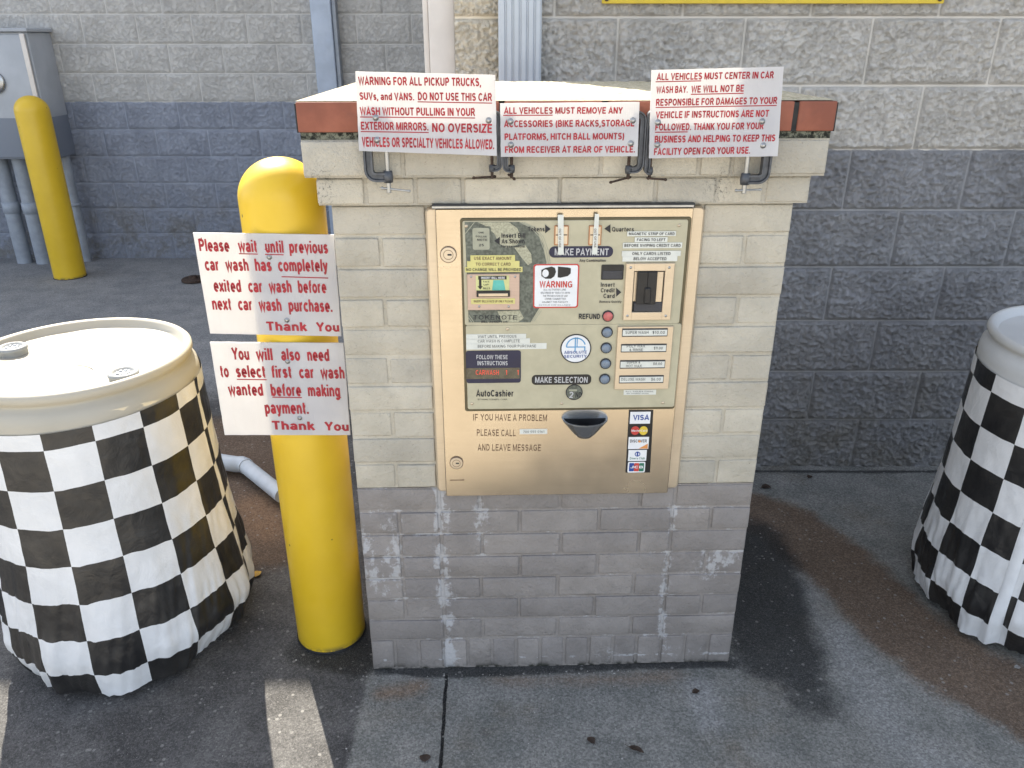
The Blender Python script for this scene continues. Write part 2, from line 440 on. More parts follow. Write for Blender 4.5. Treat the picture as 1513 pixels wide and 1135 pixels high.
M['black'] = simple('black_plastic', (.012, .012, .013), .35, 0, .2)
M['ink'] = simple('black_ink', (.02, .02, .024), .5, 0, .1)
M['etch'] = simple('brown_engraved_lettering', (.13, .075, .045), .5, 0, .25, 120)
M['label'] = simple('white_label_tape', (.62, .63, .58), .4, 0, .06)
M['ylabel'] = simple('yellow_label_tape', (.58, .53, .20), .4, 0, .06)
M['paper'] = simple('white_paper', (.72, .73, .74), .45, 0, .04)
M['pill_text'] = simple('silver_print', (.45, .45, .46), .4, 0, .05)
M['pink'] = brushed('dull_copper_plate', (.55, .40, .31), .5, .25)
M['copper'] = simple('copper_edge', (.42, .20, .10), .4, .6)
M['steel'] = simple('zinc_steel', (.40, .40, .39), .36, .85, .12)
M['cast'] = simple('grey_cast_iron', (.085, .09, .10), .45, .4, .25, 60, .3, 220)
M['rusty'] = simple('rusted_iron', (.055, .035, .025), .7, .3, .45, 80, .4, 260)
M['dark_steel'] = simple('dark_polished_steel', (.40, .41, .42), .25, .9, .05, 8)
M['dark_rail'] = simple('dark_rubber_rail', (.035, .037, .042), .4, .2, .2)
M['btn'] = simple('blue_grey_button', (.17, .21, .265), .3, .1, .15, 90)
M['btn_red'] = simple('red_button', (.48, .13, .12), .3, 0, .15, 90)
M['teal'] = simple('teal_print', (.10, .42, .36), .4, 0, .15)
M['lime'] = simple('pale_yellow_print', (.55, .55, .25), .4, 0, .1)
M['visa_blue'] = simple('blue_print', (.02, .06, .26), .4, 0, .05)
M['redp'] = simple('red_print', (.50, .05, .04), .4, 0, .05)
M['yelp'] = simple('yellow_print', (.66, .48, .05), .4, 0, .05)
M['orange'] = simple('orange_print', (.65, .27, .08), .4, 0, .05)
M['greenp'] = simple('green_print', (.03, .16, .10), .4, 0, .05)
M['plug'] = simple('grey_plug_plastic', (.27, .275, .27), .5, 0, .12, 40)
M['blue_black'] = simple('smoked_plastic', (.030, .034, .045), .22, 0, .1, 20)
M['paleblue'] = simple('light_blue_print', (.10, .30, .52), .4, 0, .05)
def yellow_mat():
    t = NT('yellow_polyethylene_sleeve', .38, 0, .55)
    n = t.noise(5, 5); c = t.mix(t.ramp(n, .3, .7), (.66, .425, .016), (.72, .475, .022))
    sc = t.ramp(t.noise(1.0, 6, .7, v=t.scale((16, 16, 60))), .66, .74)
    c = t.mix(t.math('MULTIPLY', sc, .12), c, (.30, .20, .05))
    dot = t.math('MULTIPLY', t.ramp(t.voronoi(17), .05, .075, 1, 0), t.ramp(t.xyz(t.voronoi(17, out='Color'))[0], .7, .72))
    c = t.mix(t.math('MULTIPLY', dot, .75), c, (.06, .045, .02))
    z = t.xyz()[2]
    c = t.mix(t.math('MULTIPLY', t.ramp(z, .0, .025, 1, 0), t.ramp(t.noise(30, 5, .7), .40, .62)), c, (.13, .105, .05))
    t.base(c); t.rough(t.ramp(t.noise(14, 5, .7), .3, .7, .30, .48)); t.bump(t.noise(4, 2), .15, .01); return t.m
M['yellow'] = yellow_mat()
M['ysign'] = simple('yellow_sign_paint', (.62, .44, .03), .4, 0, .06)
M['drum'] = None
M['white_pipe'] = simple('white_pvc', (.50, .54, .58), .4, 0, .08, 14)
M['downspout'] = simple('white_enamel_sheet', (.44, .48, .53), .4, .1, .06, 9)
M['downpipe'] = simple('pale_blue_enamel_sheet', (.40, .46, .56), .42, .1, .08, 9)
M['conduit'] = simple('grey_painted_conduit', (.30, .33, .375), .5, .1, .12, 12)
M['trim'] = simple('beige_metal_trim', (.64, .59, .54), .5, .1, .06, 8)
M['terracotta'] = None
M['seal'] = simple('black_rubber', (.015, .015, .015), .6)
M['leaf_brown'] = simple('dry_brown_leaf', (.035, .022, .015), .7, 0, .4, 120)
M['leaf_yellow'] = simple('yellow_leaf', (.42, .25, .03), .6, 0, .25, 120)
M['pebble'] = simple('pale_grit', (.30, .29, .27), .8, 0, .4, 60)
M['roof'] = simple('grey_roof_metal', (.30, .31, .32), .5, .2)

def drum_mat(name='cream_polyethylene', a=(.43, .41, .35), b=(.48, .455, .39)):
    t = NT(name, .45, spec=.4)
    n = t.noise(6, 5); t.base(t.mix(t.ramp(n, .3, .75), a, b))
    t.bump(t.noise(90, 3), .08, .001)
    tr = t.n.new('ShaderNodeBsdfTranslucent'); tr.inputs[0].default_value = (.80, .66, .38, 1)
    mx = t.n.new('ShaderNodeMixShader'); mx.inputs[0].default_value = .16
    t.link(t.b.outputs[0], mx.inputs[1]); t.link(tr.outputs[0], mx.inputs[2]); t.link(mx.outputs[0], t.n['Material Output'].inputs[0])
    return t.m
M['drum'] = drum_mat()
M['drum_white'] = drum_mat('white_polyethylene', (.56, .57, .57), (.63, .64, .64))
def terra():
    t = NT('red_cap_brick', .7, spec=.3)
    n = t.noise(9, 5, .6); f = t.noise(180, 4, .7)
    c = t.mix(t.ramp(n, .3, .7), (.215, .075, .048), (.32, .115, .072))
    c = t.mix(t.ramp(t.noise(20, 5), .55, .8, 0, .5), c, (.15, .07, .055))
    t.base(c); t.bump(f, .35, .0015); return t.m
M['terracotta'] = terra()
def mould():
    t = NT('mouldy_mortar', .9, spec=.2)
    c = t.mix(t.ramp(t.noise(90, 5, .75), .42, .60), (.022, .024, .020), (.20, .205, .16))
    t.base(c); t.bump(t.noise(120, 4, .7), .9, .006); return t.m
M['mould'] = mould()
def captop():
    t = NT('rough_cream_mortar', .9, spec=.2)
    n = t.noise(120, 5, .7); c = t.mix(t.ramp(n, .3, .7), (.36, .32, .22), (.60, .545, .41))
    c = t.mix(t.ramp(t.noise(11, 5, .65), .58, .74, 0, .55), c, (.16, .15, .12))
    t.base(c); t.bump(n, 1.0, .006); return t.m
M['captop'] = captop()
def led():
    t = NT('red_led_segments', .5); t.base((.3, .03, .02))
    t.put(t.b.inputs['Emission Color'], (1.0, .10, .05)); t.b.inputs['Emission Strength'].default_value = .28; return t.m
M['led'] = led()
M['led_win'] = simple('led_window', (.10, .085, .055), .25, 0, .2, 40)
def cabinet_mat():
    t = NT('two_tone_cabinet_paint', .5, spec=.4); x, y, z = t.xyz()
    l = t.ramp(z, FLOOR_L + 1.2172, FLOOR_L + 1.2212)
    n = t.noise(5, 4)
    c = t.mix(l, (.21, .235, .285), (.45, .47, .50)); t.base(t.mix(t.ramp(n, .3, .7, 0, .3), c, (.22, .24, .27))); return t.m
M['cabinet'] = cabinet_mat()

# ------------------------------------------------------------------ helpers: lettering
def arc(cx, cy, rx, ry, a0, a1, n=9):
    return [(cx + rx * math.cos(math.radians(a0 + (a1 - a0) * k / n)), cy + ry * math.sin(math.radians(a0 + (a1 - a0) * k / n))) for k in range(n + 1)]
def ell(cx, cy, rx, ry): return arc(cx, cy, rx, ry, 0, 360, 16)
def ess(w, t, m): return arc(w, m + (t - m) / 2, w - .1, (t - m) / 2, 25, 270) + arc(w, .08 + (m - .08) / 2, w - .1, (m - .08) / 2, 90, -155)
GL = {  # plain grotesque capitals, small letters and figures as stroked centre lines
 'A': (.72, [[(.05, 0), (.36, .97), (.67, 0)], [(.17, .29), (.55, .29)]]), 'B': (.68, [[(.1, 0), (.1, 1)], [(.1, .92), (.36, .92)] + arc(.36, .71, .19, .21, 90, -90) + [(.1, .5)], [(.36, .5)] + arc(.37, .29, .21, .21, 90, -90) + [(.1, .08)]]),
 'C': (.72, [arc(.39, .5, .30, .42, 42, 318, 14)]), 'D': (.72, [[(.1, 0), (.1, 1)], [(.1, .92), (.32, .92)] + arc(.32, .5, .30, .42, 90, -90) + [(.1, .08)]]),
 'E': (.62, [[(.1, 0), (.1, 1)], [(.1, .92), (.6, .92)], [(.1, .51), (.55, .51)], [(.1, .08), (.61, .08)]]), 'F': (.58, [[(.1, 0), (.1, 1)], [(.1, .92), (.57, .92)], [(.1, .48), (.52, .48)]]),
 'G': (.78, [arc(.4, .5, .31, .42, 42, 325, 14) + [(.68, .22), (.68, .46), (.42, .46)]]), 'H': (.72, [[(.1, 0), (.1, 1)], [(.62, 0), (.62, 1)], [(.1, .52), (.62, .52)]]),
 'I': (.2, [[(.1, 0), (.1, 1)]]), 'J': (.56, [[(.46, 1), (.46, .3)] + arc(.26, .3, .2, .22, 0, -170)]), 'K': (.7, [[(.1, 0), (.1, 1)], [(.62, 1), (.1, .40)], [(.27, .58), (.66, 0)]]),
 'L': (.58, [[(.1, 0), (.1, 1)], [(.1, .08), (.57, .08)]]), 'M': (.86, [[(.09, 0), (.09, 1)], [(.77, 0), (.77, 1)], [(.11, .98), (.43, .08), (.75, .98)]]),
 'N': (.72, [[(.1, 0), (.1, 1)], [(.62, 0), (.62, 1)], [(.12, .97), (.60, .03)]]), 'O': (.8, [ell(.4, .5, .31, .42)]), 'P': (.66, [[(.1, 0), (.1, 1)], [(.1, .92), (.36, .92)] + arc(.36, .69, .21, .23, 90, -90) + [(.1, .46)]]),
 'Q': (.8, [ell(.4, .5, .31, .42), [(.45, .27), (.74, -.03)]]), 'R': (.7, [[(.1, 0), (.1, 1)], [(.1, .92), (.38, .92)] + arc(.38, .7, .20, .22, 90, -90) + [(.1, .48)], [(.36, .48), (.64, 0)]]),
 'S': (.66, [ess(.33, .92, .5)]), 'T': (.64, [[(.32, 0), (.32, .92)], [(0, .92), (.64, .92)]]), 'U': (.72, [[(.1, 1), (.1, .34)] + arc(.36, .34, .26, .26, 180, 360) + [(.62, 1)]]),
 'V': (.68, [[(.05, 1), (.34, .05), (.63, 1)]]), 'W': (.96, [[(.05, 1), (.25, .05), (.48, .93), (.71, .05), (.91, 1)]]), 'X': (.68, [[(.04, 1), (.64, 0)], [(.64, 1), (.04, 0)]]),
 'Y': (.68, [[(.04, 1), (.34, .44), (.64, 1)], [(.34, .46), (.34, 0)]]), 'Z': (.64, [[(.05, .92), (.57, .92), (.06, .08), (.6, .08)]]),
 'a': (.58, [arc(.28, .46, .19, .2, 160, 0) + [(.47, 0)], ell(.265, .215, .185, .14)]), 'b': (.6, [[(.1, 0), (.1, 1)], ell(.31, .36, .2, .29)]), 'c': (.55, [arc(.31, .36, .22, .29, 42, 318, 12)]),
 'd': (.6, [[(.5, 0), (.5, 1)], ell(.29, .36, .2, .29)]), 'e': (.6, [[(.1, .36), (.5, .36)] + arc(.3, .36, .21, .29, 0, 312, 12)]), 'f': (.36, [[(.16, 0), (.16, .76)] + arc(.31, .77, .15, .15, 180, 80), [(.02, .65), (.34, .65)]]),
 'g': (.6, [ell(.29, .36, .2, .29), [(.5, .72), (.5, -.04)] + arc(.29, -.04, .21, .16, 0, -150)]), 'h': (.58, [[(.1, 0), (.1, 1)], arc(.29, .40, .19, .25, 180, 0) + [(.48, 0)]]), 'i': (.2, [[(.1, 0), (.1, .72)], [(.1, .86), (.1, 1)]]),
 'j': (.2, [[(.1, -.2), (.1, .72)], [(.1, .86), (.1, 1)]]), 'k': (.54, [[(.1, 0), (.1, 1)], [(.48, .72), (.1, .28)], [(.24, .44), (.52, 0)]]), 'l': (.2, [[(.1, 0), (.1, 1)]]),
 'm': (.9, [[(.1, 0), (.1, .72)], arc(.275, .40, .175, .25, 180, 0) + [(.45, 0)], arc(.625, .40, .175, .25, 180, 0) + [(.8, 0)]]), 'n': (.58, [[(.1, 0), (.1, .72)], arc(.29, .40, .19, .25, 180, 0) + [(.48, 0)]]),
 'o': (.62, [ell(.31, .36, .22, .29)]), 'p': (.6, [[(.1, -.27), (.1, .72)], ell(.31, .36, .2, .29)]), 'q': (.6, [[(.5, -.27), (.5, .72)], ell(.29, .36, .2, .29)]), 'r': (.4, [[(.1, 0), (.1, .72)], arc(.29, .40, .19, .25, 180, 75)]),
 's': (.54, [ess(.27, .65, .36)]), 't': (.36, [[(.16, .93), (.16, .2)] + arc(.29, .2, .13, .13, 180, 275), [(.02, .65), (.34, .65)]]), 'u': (.58, [[(.1, .72), (.1, .3)] + arc(.29, .3, .19, .23, 180, 360), [(.48, 0), (.48, .72)]]),
 'v': (.54, [[(.05, .72), (.27, .04), (.49, .72)]]), 'w': (.8, [[(.05, .72), (.21, .04), (.4, .66), (.59, .04), (.75, .72)]]), 'x': (.54, [[(.04, .72), (.5, 0)], [(.5, .72), (.04, 0)]]),
 'y': (.54, [[(.05, .72), (.28, .06)], [(.49, .72), (.24, -.1), (.08, -.2)]]), 'z': (.52, [[(.05, .65), (.45, .65), (.06, .08), (.48, .08)]]),
 '0': (.62, [ell(.31, .5, .22, .42)]), '1': (.4, [[(.26, 0), (.26, 1)], [(.26, .95), (.06, .76)]]), '2': (.62, [arc(.31, .68, .22, .24, 165, -30) + [(.1, .08), (.55, .08)]]), '3': (.6, [arc(.28, .71, .2, .21, 150, -90) + arc(.28, .29, .22, .21, 90, -150)]),
 '5': (.6, [[(.52, .92), (.16, .92), (.12, .52)] + arc(.3, .33, .21, .25, 120, -150)]), '6': (.62, [ell(.31, .31, .21, .23), arc(.5, .35, .40, .57, 180, 105)]), '7': (.58, [[(.04, .92), (.53, .92), (.2, 0)]]), '8': (.62, [ell(.31, .71, .19, .21), ell(.31, .29, .22, .21)]),
 '9': (.62, [ell(.31, .69, .21, .23), arc(.12, .65, .40, .57, 0, -75)]), '4': (.62, [[(.45, 0), (.45, .97), (.05, .26), (.6, .26)]]),
 '.': (.2, [[(.1, 0), (.1, .17)]]), ',': (.2, [[(.12, .16), (.06, -.16)]]), '(': (.32, [arc(.42, .4, .28, .72, 130, 230)]), ')': (.32, [arc(-.1, .4, .28, .72, 50, -50)]),
 '&': (.72, [[(.66, .0), (.18, .68)] + arc(.32, .77, .15, .15, 200, -20) + [(.14, .36)] + arc(.3, .26, .2, .18, 150, 330) + [(.62, .45)]]), '$': (.62, [ess(.31, .88, .5), [(.31, -.06), (.31, 1.06)]]), '-': (.4, [[(.05, .38), (.35, .38)]])}
_txt = {}
def glyphs(s, bold):
    k = (s, bold)
    if k in _txt: return _txt[k]
    hw = .054 + bold * 1.35; V = []; Fc = []; pen = 0.0; lay = 0
    for ch in s:
        if ch == ' ': pen += .32; continue
        adv, strokes = GL[ch]
        for st in strokes:
            m = len(st); closed = m > 8 and abs(st[0][0] - st[-1][0]) < 1e-6 and abs(st[0][1] - st[-1][1]) < 1e-6
            P = [Vector(p) for p in st]; b = len(V)
            for i in range(m):
                t0 = (P[i] - P[i - 1]).normalized() if i > 0 else ((P[0] - P[m - 2]).normalized() if closed else None)
                t1 = (P[i + 1] - P[i]).normalized() if i < m - 1 else ((P[1] - P[0]).normalized() if closed else None)
                t0 = t0 or t1; t1 = t1 or t0
                n0 = Vector((-t0.y, t0.x)); n1 = Vector((-t1.y, t1.x)); nn = (n0 + n1)
                nn = nn / max(nn.length, 1e-6); nn *= hw / max(nn.dot(n0), .45)
                for q in (P[i] + nn, P[i] - nn): V.append((pen + q.x, q.y, lay % 5))
            Fc += [(b + 2 * i, b + 2 * i + 1, b + 2 * i + 3, b + 2 * i + 2) for i in range(m - 1)]
            lay += 1
        pen += adv + .12
    _txt[k] = (V, Fc); return _txt[k]
def cap_h(bold): return 1.0, 0.0
def letter(mb, fr, s, xl, yl, xr, yr, hpx, d, bold=.02, shear=0.0):
    v, f = glyphs(s, bold); ch, y0 = cap_h(bold)
    a = np.array(fr.at(xl, yl, d)); b = np.array(fr.at(xr, yr, d))
    top = fr.at((xl + xr) / 2, (yl + yr) / 2 - hpx, d)[1]; h = top - (a[1] + b[1]) / 2
    x0 = min(p[0] for p in v); x1 = max(p[0] for p in v)
    e = (b - a) / (x1 - x0); up = np.array([-(b - a)[1], (b - a)[0]]); up = up / np.linalg.norm(up) * h / ch
    pts = []
    for p in v:
        q = a + e * (p[0] - x0 + shear * p[1]) + up * (p[1] - y0); pts.append((q[0], d - p[2] * .00005, q[1]))
    mb.add(pts, f)
def underline(mb, fr, x0, y0, x1, y1, tpx, d):
    a = fr.at(x0, y0, d); b = fr.at(x1, y1, d); t = abs(fr.at(x0, y0 - tpx, d)[1] - a[1]) / 2
    mb.add([(a[0], d, a[1] - t), (b[0], d, b[1] - t), (b[0], d, b[1] + t), (a[0], d, a[1] + t)], [(0, 1, 2, 3)])
def rect(fr, x0, y0, x1, y1, d):
    a = fr.at(x0, y0, d); b = fr.at(x1, y1, d)
    return min(a[0], b[0]), max(a[0], b[0]), min(a[1], b[1]), max(a[1], b[1])

# ================================================================== GROUND
def seg_dist(X, Y, pts):
    D = np.full(X.shape, 1e9)
    for (ax, ay), (bx, by) in zip(pts[:-1], pts[1:]):
        dx, dy = bx - ax, by - ay; L = dx * dx + dy * dy + 1e-12
        t = np.clip(((X - ax) * dx + (Y - ay) * dy) / L, 0, 1)
        D = np.minimum(D, np.hypot(X - ax - t * dx, Y - ay - t * dy))
    return D
def gpoly(*px): return [tuple(on_ground(*p)[:2]) for p in px]
xs = np.concatenate([[-60, -25, -12, -7, -5, -4], np.arange(-3.2, 3.2001, .025), [4, 5, 7, 12, 25, 60]])
ys = np.concatenate([[-60, -25, -10, -4, -1, .3], np.arange(.9, 4.3, .025), [4.6, 5.2, 5.8, 6.4, 9, 25, 60]])
GX, GY = np.meshgrid(xs, ys, indexing='ij')
GZ = np.clip((GY - 2.8) / 3.6, 0, 1) * FLOOR_L
GZ = GZ + np.where((GY < 4.5) & (GY > .5) & (np.abs(GX) < 3.3), fbm(GX * 1.5, GY * 1.5, 5) * .003, 0)
nx, ny = GX.shape
gv = np.stack([GX.ravel(), GY.ravel(), GZ.ravel()], 1)
idx = np.arange(nx * ny).reshape(nx, ny)
gf = np.stack([idx[:-1, :-1].ravel(), idx[1:, :-1].ravel(), idx[1:, 1:].ravel(), idx[:-1, 1:].ravel()], 1)
me = bpy.data.meshes.new('ground'); me.from_pydata(gv.tolist(), [], gf.tolist()); me.update()
me.polygons.foreach_set('use_smooth', [True] * len(gf))
def gattr(name, arr):
    a = me.attributes.new(name, 'FLOAT', 'POINT'); a.data.foreach_set('value', np.clip(arr, 0, 1.5).ravel().astype(np.float32))
def soft(D, w): return np.clip(1 - D / (2 * w), 0, 1)          # 0.5 at distance w
def maxi(*a): return np.maximum.reduce(a)
gattr('brown', np.maximum(soft(seg_dist(GX, GY, gpoly((1090, 750), (1150, 770), (1235, 830), (1330, 925), (1420, 990), (1513, 1035), (1640, 1110), (1800, 1300))), .125),
                          soft(seg_dist(GX, GY, gpoly((360, 640), (400, 700), (395, 790))), .20)))
gattr('rust', maxi(soft(seg_dist(GX, GY, gpoly((375, 745), (400, 780))), .09), soft(seg_dist(GX, GY, gpoly((565, 1025), (620, 1015))), .035) * .8,
                        soft(seg_dist(GX, GY, gpoly((720, 1003), (800, 1006), (900, 1004), (1000, 1000))), .04) * .62))
gattr('dark', np.maximum.reduce([soft(seg_dist(GX, GY, gpoly((1105, 800), (1130, 880), (1145, 960))), .115) * 1.3,
                                soft(seg_dist(GX, GY, gpoly((1140, 930), (1175, 990), (1195, 1040))), .10) * .80,
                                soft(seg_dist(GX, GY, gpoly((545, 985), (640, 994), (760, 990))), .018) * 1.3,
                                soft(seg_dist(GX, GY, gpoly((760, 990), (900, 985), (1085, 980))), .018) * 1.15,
                                soft(seg_dist(GX, GY, gpoly((440, 960), (530, 985), (540, 940))), .05) * 1.0,
                                soft(seg_dist(GX, GY, gpoly((560, 1120), (700, 1150))), .05) * .3,
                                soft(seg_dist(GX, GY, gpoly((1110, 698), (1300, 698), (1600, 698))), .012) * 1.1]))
gattr('pale', np.maximum(soft(seg_dist(GX, GY, gpoly((1035, 1020), (1050, 1070))), .045) * .9,
                         soft(seg_dist(GX, GY, gpoly((1180, 860), (1250, 960), (1330, 1090), (1400, 1150))), .10) * .75))
sl = np.clip((GX - (-.385)) / .05 + .5, 0, 1)
gattr('slab', sl)
gattr('far', np.clip((GY - 2.9) / 1.2, 0, 1) * np.clip((.3 - GX) / .2, 0, 1))
me.materials.append(M['ground'])
go = bpy.data.objects.new('ground', me); C.objects.link(go); tag(go, 'stained concrete and asphalt paving', None, None, 'structure'); del go['label']

# ================================================================== BUILDING
def block_field(name, mat, x0, x1, y, z0, z1, base, step, amp, parent, seed, off=0.0, bw=.4064, bh=.2032, joint=.010, fine=30.0):
    X = np.arange(x0, x1 + step * .5, step); X[-1] = x1; Z = np.arange(z0, z1 + step * .5, step); Z[-1] = z1
    U, V = np.meshgrid(X, Z, indexing='ij')
    row = np.floor((V - base) / bh); u = (U - off + (row % 2) * bw * .5) / bw; col = np.floor(u)
    fu = (u - col) * bw; fv = (V - base) - row * bh
    e = np.minimum(np.minimum(fu, bw - fu), np.minimum(np.where(row <= 0, 1.0, fv), bh - fv))
    face = np.clip((e - joint * .45) / .007, 0, 1); face = face * face * (3 - 2 * face)
    h1 = hash1(col, row, seed); h2 = hash1(col, row, seed + 3)
    r = fbm(U * 9 + h1 * 40, V * 9 + h2 * 40, seed, 3) * .9 + (1 - np.abs(fbm(U * 26 + h2 * 30, V * 26, seed + 9, 4, .6))) * .8 - .6
    r = r * .45 + np.abs(fbm(U * fine, V * fine * 1.25, seed + 31, 4, .58)) ** .75 * 1.3 - .45 + fbm(U * fine * 3.1, V * fine * 3.1, seed + 21, 2, .6) * .30
    H = face * (.006 + amp * (.55 + r) + (h1 - .5) * amp * .5)
    P = np.stack([U.ravel(), (y - H).ravel(), V.ravel()], 1)
    a, b = U.shape; I = np.arange(a * b).reshape(a, b)
    Fc = np.stack([I[:-1, :-1].ravel(), I[1:, :-1].ravel(), I[1:, 1:].ravel(), I[:-1, 1:].ravel()], 1)
    m = bpy.data.meshes.new(name); m.from_pydata(P.tolist(), [], Fc.tolist()); m.polygons.foreach_set('use_smooth', [True] * len(Fc)); m.update()
    m.materials.append(mat); o = bpy.data.objects.new(name, m); C.objects.link(o); o.parent = parent; return o
bld = thing('car_wash_building', 'two tone painted block car wash building behind the pillar', 'building')
CX = .0                                                    # corner of the near wing
block_field('near_wall', M['wall_near'], CX, 2.7, WALL_R, 0.0, 2.0, 0.0, .005, .0105, bld, 3, off=.135)
block_field('far_wall', M['wall_far'], -5.6, CX, WALL_L, FLOOR_L - .03, 2.45, FLOOR_L, .0105, .0066, bld, 11, off=.07, fine=23.0)
mb = MB()
mb.box(CX + .02, 12, WALL_R + .006, 12, -.3, 5.0); mb.build('near_wing', M['wall_near'], bld)
mb = MB(); mb.box(-12, CX + .015, WALL_L + .006, 12, -.4, 4.75); mb.build('far_wing', M['wall_far'], bld)
mb = MB(); mb.box(CX - .03, 12.1, WALL_R - .06, 12.1, 5.003, 5.16); mb.build('roof_coping', M['roof'], bld)
mb = MB(); mb.box(-12.1, CX - .033, WALL_L - .06, 12.1, 4.753, 5.18); mb.build('roof_coping', M['roof'], bld)
# wing wall with smooth metal trim, unseen top kept low to let sun past
mb_y = WALL_R + .03
block_field('wing_wall', M['wing'], -.185, CX - .002, mb_y, 0.0, 1.86, .0, .004, .0115, bld, 29, off=-.03)
mb = MB(); mb.box(-.183, CX - .003, mb_y + .006, mb_y + .20, 0, 1.855); mb.build('wing_wall_core', M['wall_near'], bld)
mb = MB(); mb.bevbox(-.272, -.187, mb_y + .03, mb_y + .17, 0, 1.86, .004); mb.bevbox(-.292, -.274, mb_y + .05, mb_y + .16, 0, 1.86, .003)
mb.build('corner_trim', M['trim'], bld)

# ---- fluted downspout on the near wall corner
dsp = thing('downspout', 'white fluted metal downspout at the corner of the near block wall', 'downspout', (.025, WALL_R - .05, 0))
mb = MB((.025, WALL_R - .05, 0))
x0, x1 = -.042, .091; pts = [(x0, 0)]
nfl = 6; w = (x1 - x0) / nfl
prof = [(x0, .085), (x0, .006), (x0 + .006, 0)]
for k in range(nfl):
    a = x0 + w * k
    if k in (1, 2, 3, 4, 5): prof += [(a - .004, 0), (a - .002, .0055), (a + .003, .0055), (a + .005, 0)]
prof += [(x1 - .006, 0), (x1, .006), (x1, .085)]
y0 = WALL_R - .115
vs = [(x, y0 + d, z) for z in (0.25, 4.98) for x, d in prof]; n = len(prof)
mb.add(vs, [(i, (i + 1) % n, n + (i + 1) % n, n + i) for i in range(n)] + [tuple(range(n)), tuple(range(n, 2 * n))])
mb.build('fluted_pipe', M['downspout'], dsp)
mb = MB((.025, WALL_R - .05, 0)); mb.bevbox(x0 - .004, x1 + .004, y0 - .004, y0 + .085, 1.86, 1.89, .002); mb.build('strap', M['downspout'], dsp)

# ---- flat downpipe on the far wall
dp = thing('downspout', 'plain pale blue square downspout on the far block wall', 'downspout', (-1.37, WALL_L - .06, FLOOR_L))
mb = MB((-1.37, WALL_L - .06, FLOOR_L)); mb.bevbox(-1.455, -1.305, WALL_L - .12, WALL_L - .012, FLOOR_L + .2, 4.73, .008); mb.build('pipe', M['downpipe'], dp)
mb = MB((-1.37, WALL_L - .06, FLOOR_L)); mb.bevbox(-1.303, -1.275, WALL_L - .10, WALL_L - .012, FLOOR_L + .2, 4.73, .004); mb.build('seam_flange', M['conduit'], dp)

# ---- yellow sign at the top of the near wall
ys_ = Frame(0, WALL_R - .03, 0)
sx0, sz = ys_.at(889, 5.5); sx1, _ = ys_.at(1393, 8)
sg = thing('wall_sign', 'yellow sign high on the near block wall with only its bottom edge in view', 'sign', ((sx0 + sx1) / 2, WALL_R - .03, sz))
o_ = ((sx0 + sx1) / 2, WALL_R - .03, sz)
mb = MB(o_); mb.plate(sx0, sx1, sz, sz + .5, WALL_R - .034, WALL_R - .026, .004, .001); mb.build('panel', M['ysign'], sg)
for x in (sx0 + .015, sx1 - .015):
    mb = MB(o_); mb.disc(x, sz + .012, .006, WALL_R - .038, WALL_R - .0335, 12); mb.build('screw', M['rusty'], sg)

# ================================================================== BRICK PILLAR
W, DEP, ZG, ZT = .9726, .66, .5659, 1.2472
pil = thing('brick_pillar', 'painted brick pillar, cream above and grey below, with red brick cap', 'pillar', PIL.world(0, 0, 0), PIL.psi)
JT = .0078
def lay(mb, runs, axis, fixed0, fixed1, z0, z1, jit=.0022):
    for a, b in runs:
        j = rng.uniform(-jit, jit); e = JT / 2
        if axis == 's': mb.bevbox(a + e, b - e, fixed0 + j, fixed1, z0 + e + rng.uniform(-.0012, .0012), z1 - e + rng.uniform(-.0012, .0012), .0033, .0009)
        elif axis == 'b': mb.bevbox(a + e, b - e, fixed0, fixed1 + j, z0 + e + rng.uniform(-.0012, .0012), z1 - e + rng.uniform(-.0012, .0012), .0033, .0009)
        elif axis == 'l': mb.bevbox(fixed0 + j, fixed1, a + e, b - e, z0 + e + rng.uniform(-.0012, .0012), z1 - e + rng.uniform(-.0012, .0012), .0033, .0009)
        else: mb.bevbox(fixed0, fixed1 + j, a + e, b - e, z0 + e + rng.uniform(-.0012, .0012), z1 - e + rng.uniform(-.0012, .0012), .0033, .0009)
def course(mb, z0, z1, k, out=0.0, rowlock=False, split=(False, False)):
    s0, s1, d0, d1 = -out, W + out, -out, DEP + out; t = .09
    if rowlock:
        n = 15; runs = [(s0 + (s1 - s0) * i / n, s0 + (s1 - s0) * (i + 1) / n) for i in range(n)]
        mids = runs
        lay(mb, mids, 's', d0, d0 + t, z0, z1); lay(mb, mids, 'b', d1 - t, d1, z0, z1)
        n = 8; side = [(d0 + t + (d1 - d0 - 2 * t) * i / n, d0 + t + (d1 - d0 - 2 * t) * (i + 1) / n) for i in range(n)]
        lay(mb, side, 'l', s0, s0 + t, z0, z1); lay(mb, side, 'r', s1 - t, s1, z0, z1); return
    L = s0 + .2 + rng.uniform(-.002, .002); R = s1 - .196 + rng.uniform(-.002, .002)
    runs = [(s0, s0 + .1), (s0 + .1, L)] if split[0] else [(s0, L)]
    p = L + (0.0 if k % 2 else .0985) + rng.uniform(-.003, .003); q = L
    while q < R - 1e-4:
        nx_ = p if p > q + .02 else p + .197
        nx_ = min(nx_, R)
        if R - nx_ < .045: nx_ = R
        runs.append((q, nx_)); q = nx_; p = nx_ + .197
    runs += [(R, R + .098), (R + .098, s1)] if split[1] else [(R, s1)]
    lay(mb, runs, 's', d0, d0 + t, z0, z1); lay(mb, runs, 'b', d1 - t, d1, z0, z1)
    n = 3; off = .1 if k % 2 else 0
    ds = [d0 + t] + [v for v in (d0 + t + off + .2 * i for i in range(0, 6)) if d0 + t + .03 < v < d1 - t - .03] + [d1 - t]
    side = list(zip(ds[:-1], ds[1:]))
    lay(mb, side, 'l', s0, s0 + t, z0, z1); lay(mb, side, 'r', s1 - t, s1, z0, z1)
